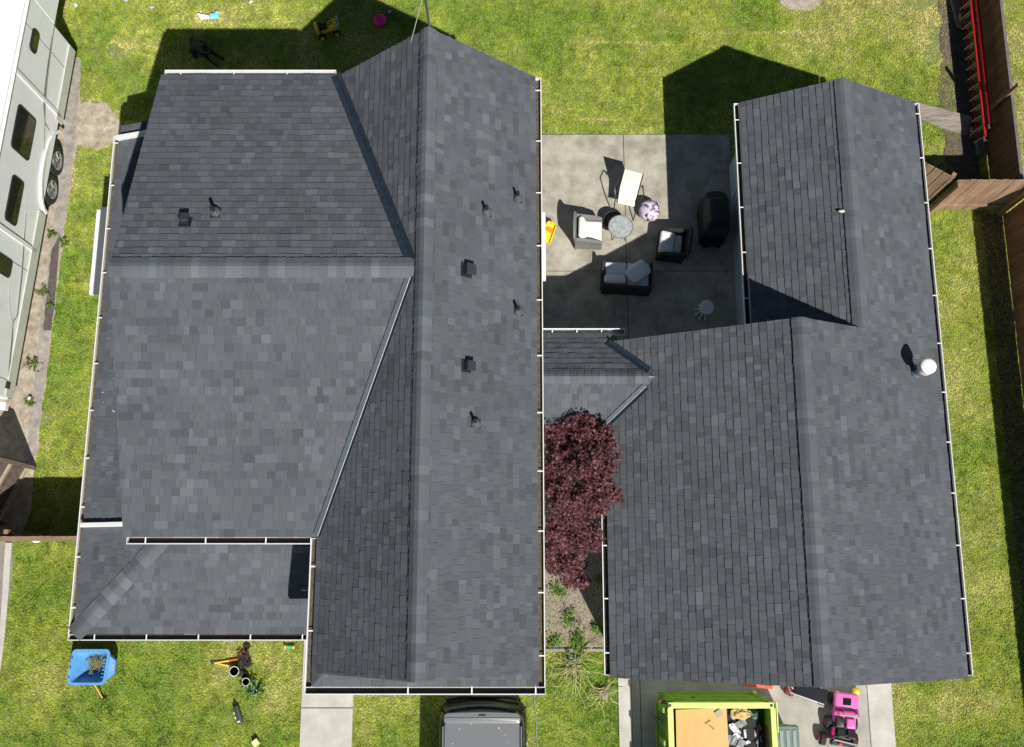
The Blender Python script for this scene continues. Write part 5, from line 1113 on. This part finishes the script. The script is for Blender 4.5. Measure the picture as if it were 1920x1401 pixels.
spots = ((1385, 1359, .24, .12, 35, GWR), (1378, 1368, .26, .11, -50, PAP), (1392, 1356, .16, .14, 30, GWR), (1373, 1361, .12, .08, 10, PAP), (1384, 1382, .2, .09, -40, PAP), (1372, 1388, .22, .18, -10, GWR), (1397, 1376, .05, .16, 5, PAP), (1390, 1395, .17, .13, 60, GWR), (1425, 1384, .03, .16, 10, PAP), (1386, 1400, .2, .1, 70, PAP), (1402, 1392, .1, .06, 20, PAP))
for i, (x, y, a, b, rz, mt1) in enumerate(spots):
    z = 1.06 + .01 * (i % 4); c = G(x, y, z); m = MB(); nx_ = 5
    vs = [((-.5 + ix / nx_) * a, (-.5 + iy / 2) * b, .045 * mn.noise(Vector((ix * .9, iy * .8, i * 3.3)))) for iy in range(3) for ix in range(nx_ + 1)]
    fs = [(iy * (nx_ + 1) + ix, iy * (nx_ + 1) + ix + 1, (iy + 1) * (nx_ + 1) + ix + 1, (iy + 1) * (nx_ + 1) + ix) for iy in range(2) for ix in range(nx_)]
    m.add(vs, fs, mt1); o = m.build('wrapper_scrap'); o.modifiers.new('s', 'SOLIDIFY').thickness = .006
    tag(o, names[i] + (' among the black bags in the green dumpster'), 'wrapper', 'loose wrappers in the dumpster', loc=(c.x, c.y, z), rz=R(rz))
# bin lid
GB = mat('grey_green_plastic', (.13, .18, .165), .45, noise=.12, nscale=5)
c0 = G(1453, 1359, .95); c1 = G(1497, 1359, .95); hwb = (c1.x - c0.x) / 2
bn = thing('wheelie_bin', 'grey green wheeled bin with ribbed lid beside the dumpster', 'bin', ((c0.x + c1.x) / 2, c0.y - .32, .05))
m = MB(); m.loft([rrect(hwb - .05, .24, 0.05, .05), rrect(hwb - .01, .30, .88, .06)], GB); m.build('body', bn, smooth=True)
m = MB(); m.loft([rrect(hwb, .32, .881, .06), rrect(hwb, .32, .90, .06), rrect(hwb - .03, .29, .94, .05)], GB)
for x_ in (-.13, 0, .13): m.b2((x_ - .035, -.28, .941), (x_ + .035, .22, .955), mat('pale_grey_green', (.24, .30, .285), .5))
m.build('lid', bn, smooth=False, bevel=.005)
for s_ in (-1, 1): m = MB(); m.cyl((s_ * (hwb - .04), -.26, .09), .09, .05, RUBBER, 16, axis='x'); m.build('wheel', bn)
# pink and black ride-on jeeps
PNK = mat('pink_plastic', (.74, .15, .46), .35); MAG = mat('magenta_plastic', (.30, .015, .10), .4)
c = G(1584, 1330, .3); jp = thing('toy_jeep', 'pink ride on toy jeep parked on the driveway facing the garage', 'toy car', (c.x, c.y, .046), R(-6))
m = MB(); m.rbox((0, .13, .30), (.50, .40, .16), .05, PNK); m.rbox((0, -.24, .22), (.48, .36, .12), .04, PNK); m.b2((-.25, -.08, .2), (-.19, -.02, .42), PNK); m.b2((.19, -.08, .2), (.25, -.02, .42), PNK); m.build('body', jp, smooth=True)
m = MB(); m.b2((-.24, -.05, .383), (.24, .01, .42), MAG); m.b2((-.16, -.06, .36), (.2, -.05, .40), BLACKM); m.build('dashboard', jp, bevel=.008)
m = MB(); m.rbox((0, .16, .385), (.17, .15, .02), .009, mat('glossy_black', (.01, .015, .02), .08)); m.build('hood_panel', jp)
m = MB(); m.tube([(-.22, -.05, .40), (-.2, -.10, .56), (.2, -.10, .56), (.22, -.05, .40)], .016, mat('grey_bar', (.4, .4, .42), .4), 8); m.build('windscreen_frame', jp, smooth=True)
m = MB(); m.M = Matrix.Translation((-.1, -.14, .46)) @ Matrix.Rotation(R(50), 4, 'X'); m.ring((0, 0, 0), .075, .012, BLACKM, 18, 6); m.build('steering_wheel', jp, smooth=True)
m = MB(); m.rbox((-.11, -.27, .30), (.19, .2, .10), .03, BLACKM); m.rbox((.11, -.27, .31), (.19, .2, .10), .03, PNK); m.build('seat', jp, smooth=True)
for sx in (-1, 1):
    for y_ in (.2, -.28): m = MB(); m.cyl((sx * .235, y_, .115), .115, .11, RUBBER, 20, axis='x'); m.build('wheel', jp, smooth=True)
for sx in (-1, 1): m = MB(); m.cyl((sx * .17, .335, .28), .035, .02, WHITE, 12, axis='y'); m.build('headlight', jp)
c = G(1577, 1375, .3); j2 = thing('toy_buggy', 'black ride on toy buggy with magenta fenders behind the pink jeep', 'toy car', (c.x, c.y, .046), R(-8))
m = MB(); m.rbox((.03, .0, .22), (.44, .46, .14), .04, BLACKM); m.b2((-.2, -.24, .16), (.27, -.16, .36), BLACKM); m.build('body', j2, smooth=True)
m = MB(); m.M = Matrix.Translation((.08, -.06, .38)) @ Matrix.Rotation(R(-28), 4, 'X'); m.rbox((-.10, .1, 0), (.17, .22, .05), .02, BLACKM); m.rbox((.11, .1, 0), (.17, .22, .05), .02, BLACKM); m.build('seat', j2, smooth=True)
m = MB(); m.rbox((-.19, -.02, .29), (.07, .26, .10), .03, MAG); m.rbox((.24, -.02, .29), (.07, .24, .08), .03, MAG); m.build('fender', j2, smooth=True)
m = MB(); m.tube([(-.19, -.24, .2), (-.17, -.13, .42), (.28, -.17, .42), (.28, -.26, .2)], .017, mat('grey_bar', (.4, .4, .42), .4), 8); m.b2((-.16, -.262, .14), (.28, -.245, .22), MATS['grey_bar']); m.build('roll_bar', j2, smooth=True)
m = MB(); m.ball((-.04, -.2, .39), (.045, .03, .02), mat('red_toy_light', (.75, .03, .05), .4), 12, 8); m.build('rear_light', j2)
for sx, y_ in ((-1, -.10), (1, -.05), (-.72, .24), (.8, .24)):
    m = MB(); m.cyl((sx * .31 - (.03 if sx < 0 else -.0), y_ - .06, .13), .135, .10, RUBBER, 20, axis='x'); wh = m.build('wheel', j2, smooth=True); m = MB(); m.cyl((sx * .375 - (.03 if sx < 0 else 0), y_ - .06, .13), .08, .02, MAG, 14, axis='x'); m.build('rim', wh)
# folded wagon in the gable shade
c = G(1512, 1303, .25); fw = thing('folding_wagon', 'dark folding wagon with metal frame half under the garage gable', 'wagon', (c.x, c.y, .046), R(-17))
m = MB(); m.rbox((.04, .08, .3), (.70, .28, .08), .03, mat('navy_canvas', (.006, .007, .012), .9)); m.build('canvas', fw, smooth=True)
m = MB(); m.tube([(-.36, -.05, .32), (.36, -.08, .32)], .012, STEEL, 8); m.tube([(-.36, -.05, .32), (-.40, .1, .1), (-.36, .15, .32)], .012, STEEL, 8); m.b2((-.2, -.11, .27), (.22, -.09, .31), ALU); m.build('frame', fw)
for x_ in (-.3, .38): m = MB(); m.cyl((x_, -.09, .08), .075, .04, RUBBER, 16, axis='y'); m.build('wheel', fw)
c = G(1478, 1296, .1); m = MB(); m.rbox((0, 0, .1), (.22, .16, .14), .05, mat('maroon_plastic', (.16, .01, .02), .5)); m.cyl((.1, -.06, .12), .05, .05, ALU, 14); tag(m.build('toy_scooter', smooth=True), 'maroon toy scooter poking out from under the garage gable', 'toy', loc=(c.x, c.y, .046), rz=R(-30))
c = G(1605, 1297, .15); m = MB(); m.ball((0, 0, .10), .085, YEL, 16, 10); tag(m.build('toy_ball', smooth=True), 'dull yellow ball behind the pink jeep', 'ball', loc=(c.x, c.y, .046))
c = G(1425, 1286, .35); m = MB(); OR2 = mat('orange_red_beam', (.62, .10, .03), .5); a_ = G(1392, 1283, .35) - c; b_ = G(1447, 1289, .35) - c; m.bar(a_ , b_ , .06, .1, OR2); m.b2((b_.x - .03, b_.y + .0, -.35), (b_.x + .01, b_.y + .05, -.03), OR2); m.b2((a_.x, a_.y, -.35), (a_.x + .04, a_.y + .05, -.03), OR2)
tag(m.build('saw_horse'), 'orange red barrier beam just under the garage gable edge', 'barrier', loc=(c.x, c.y, .40))
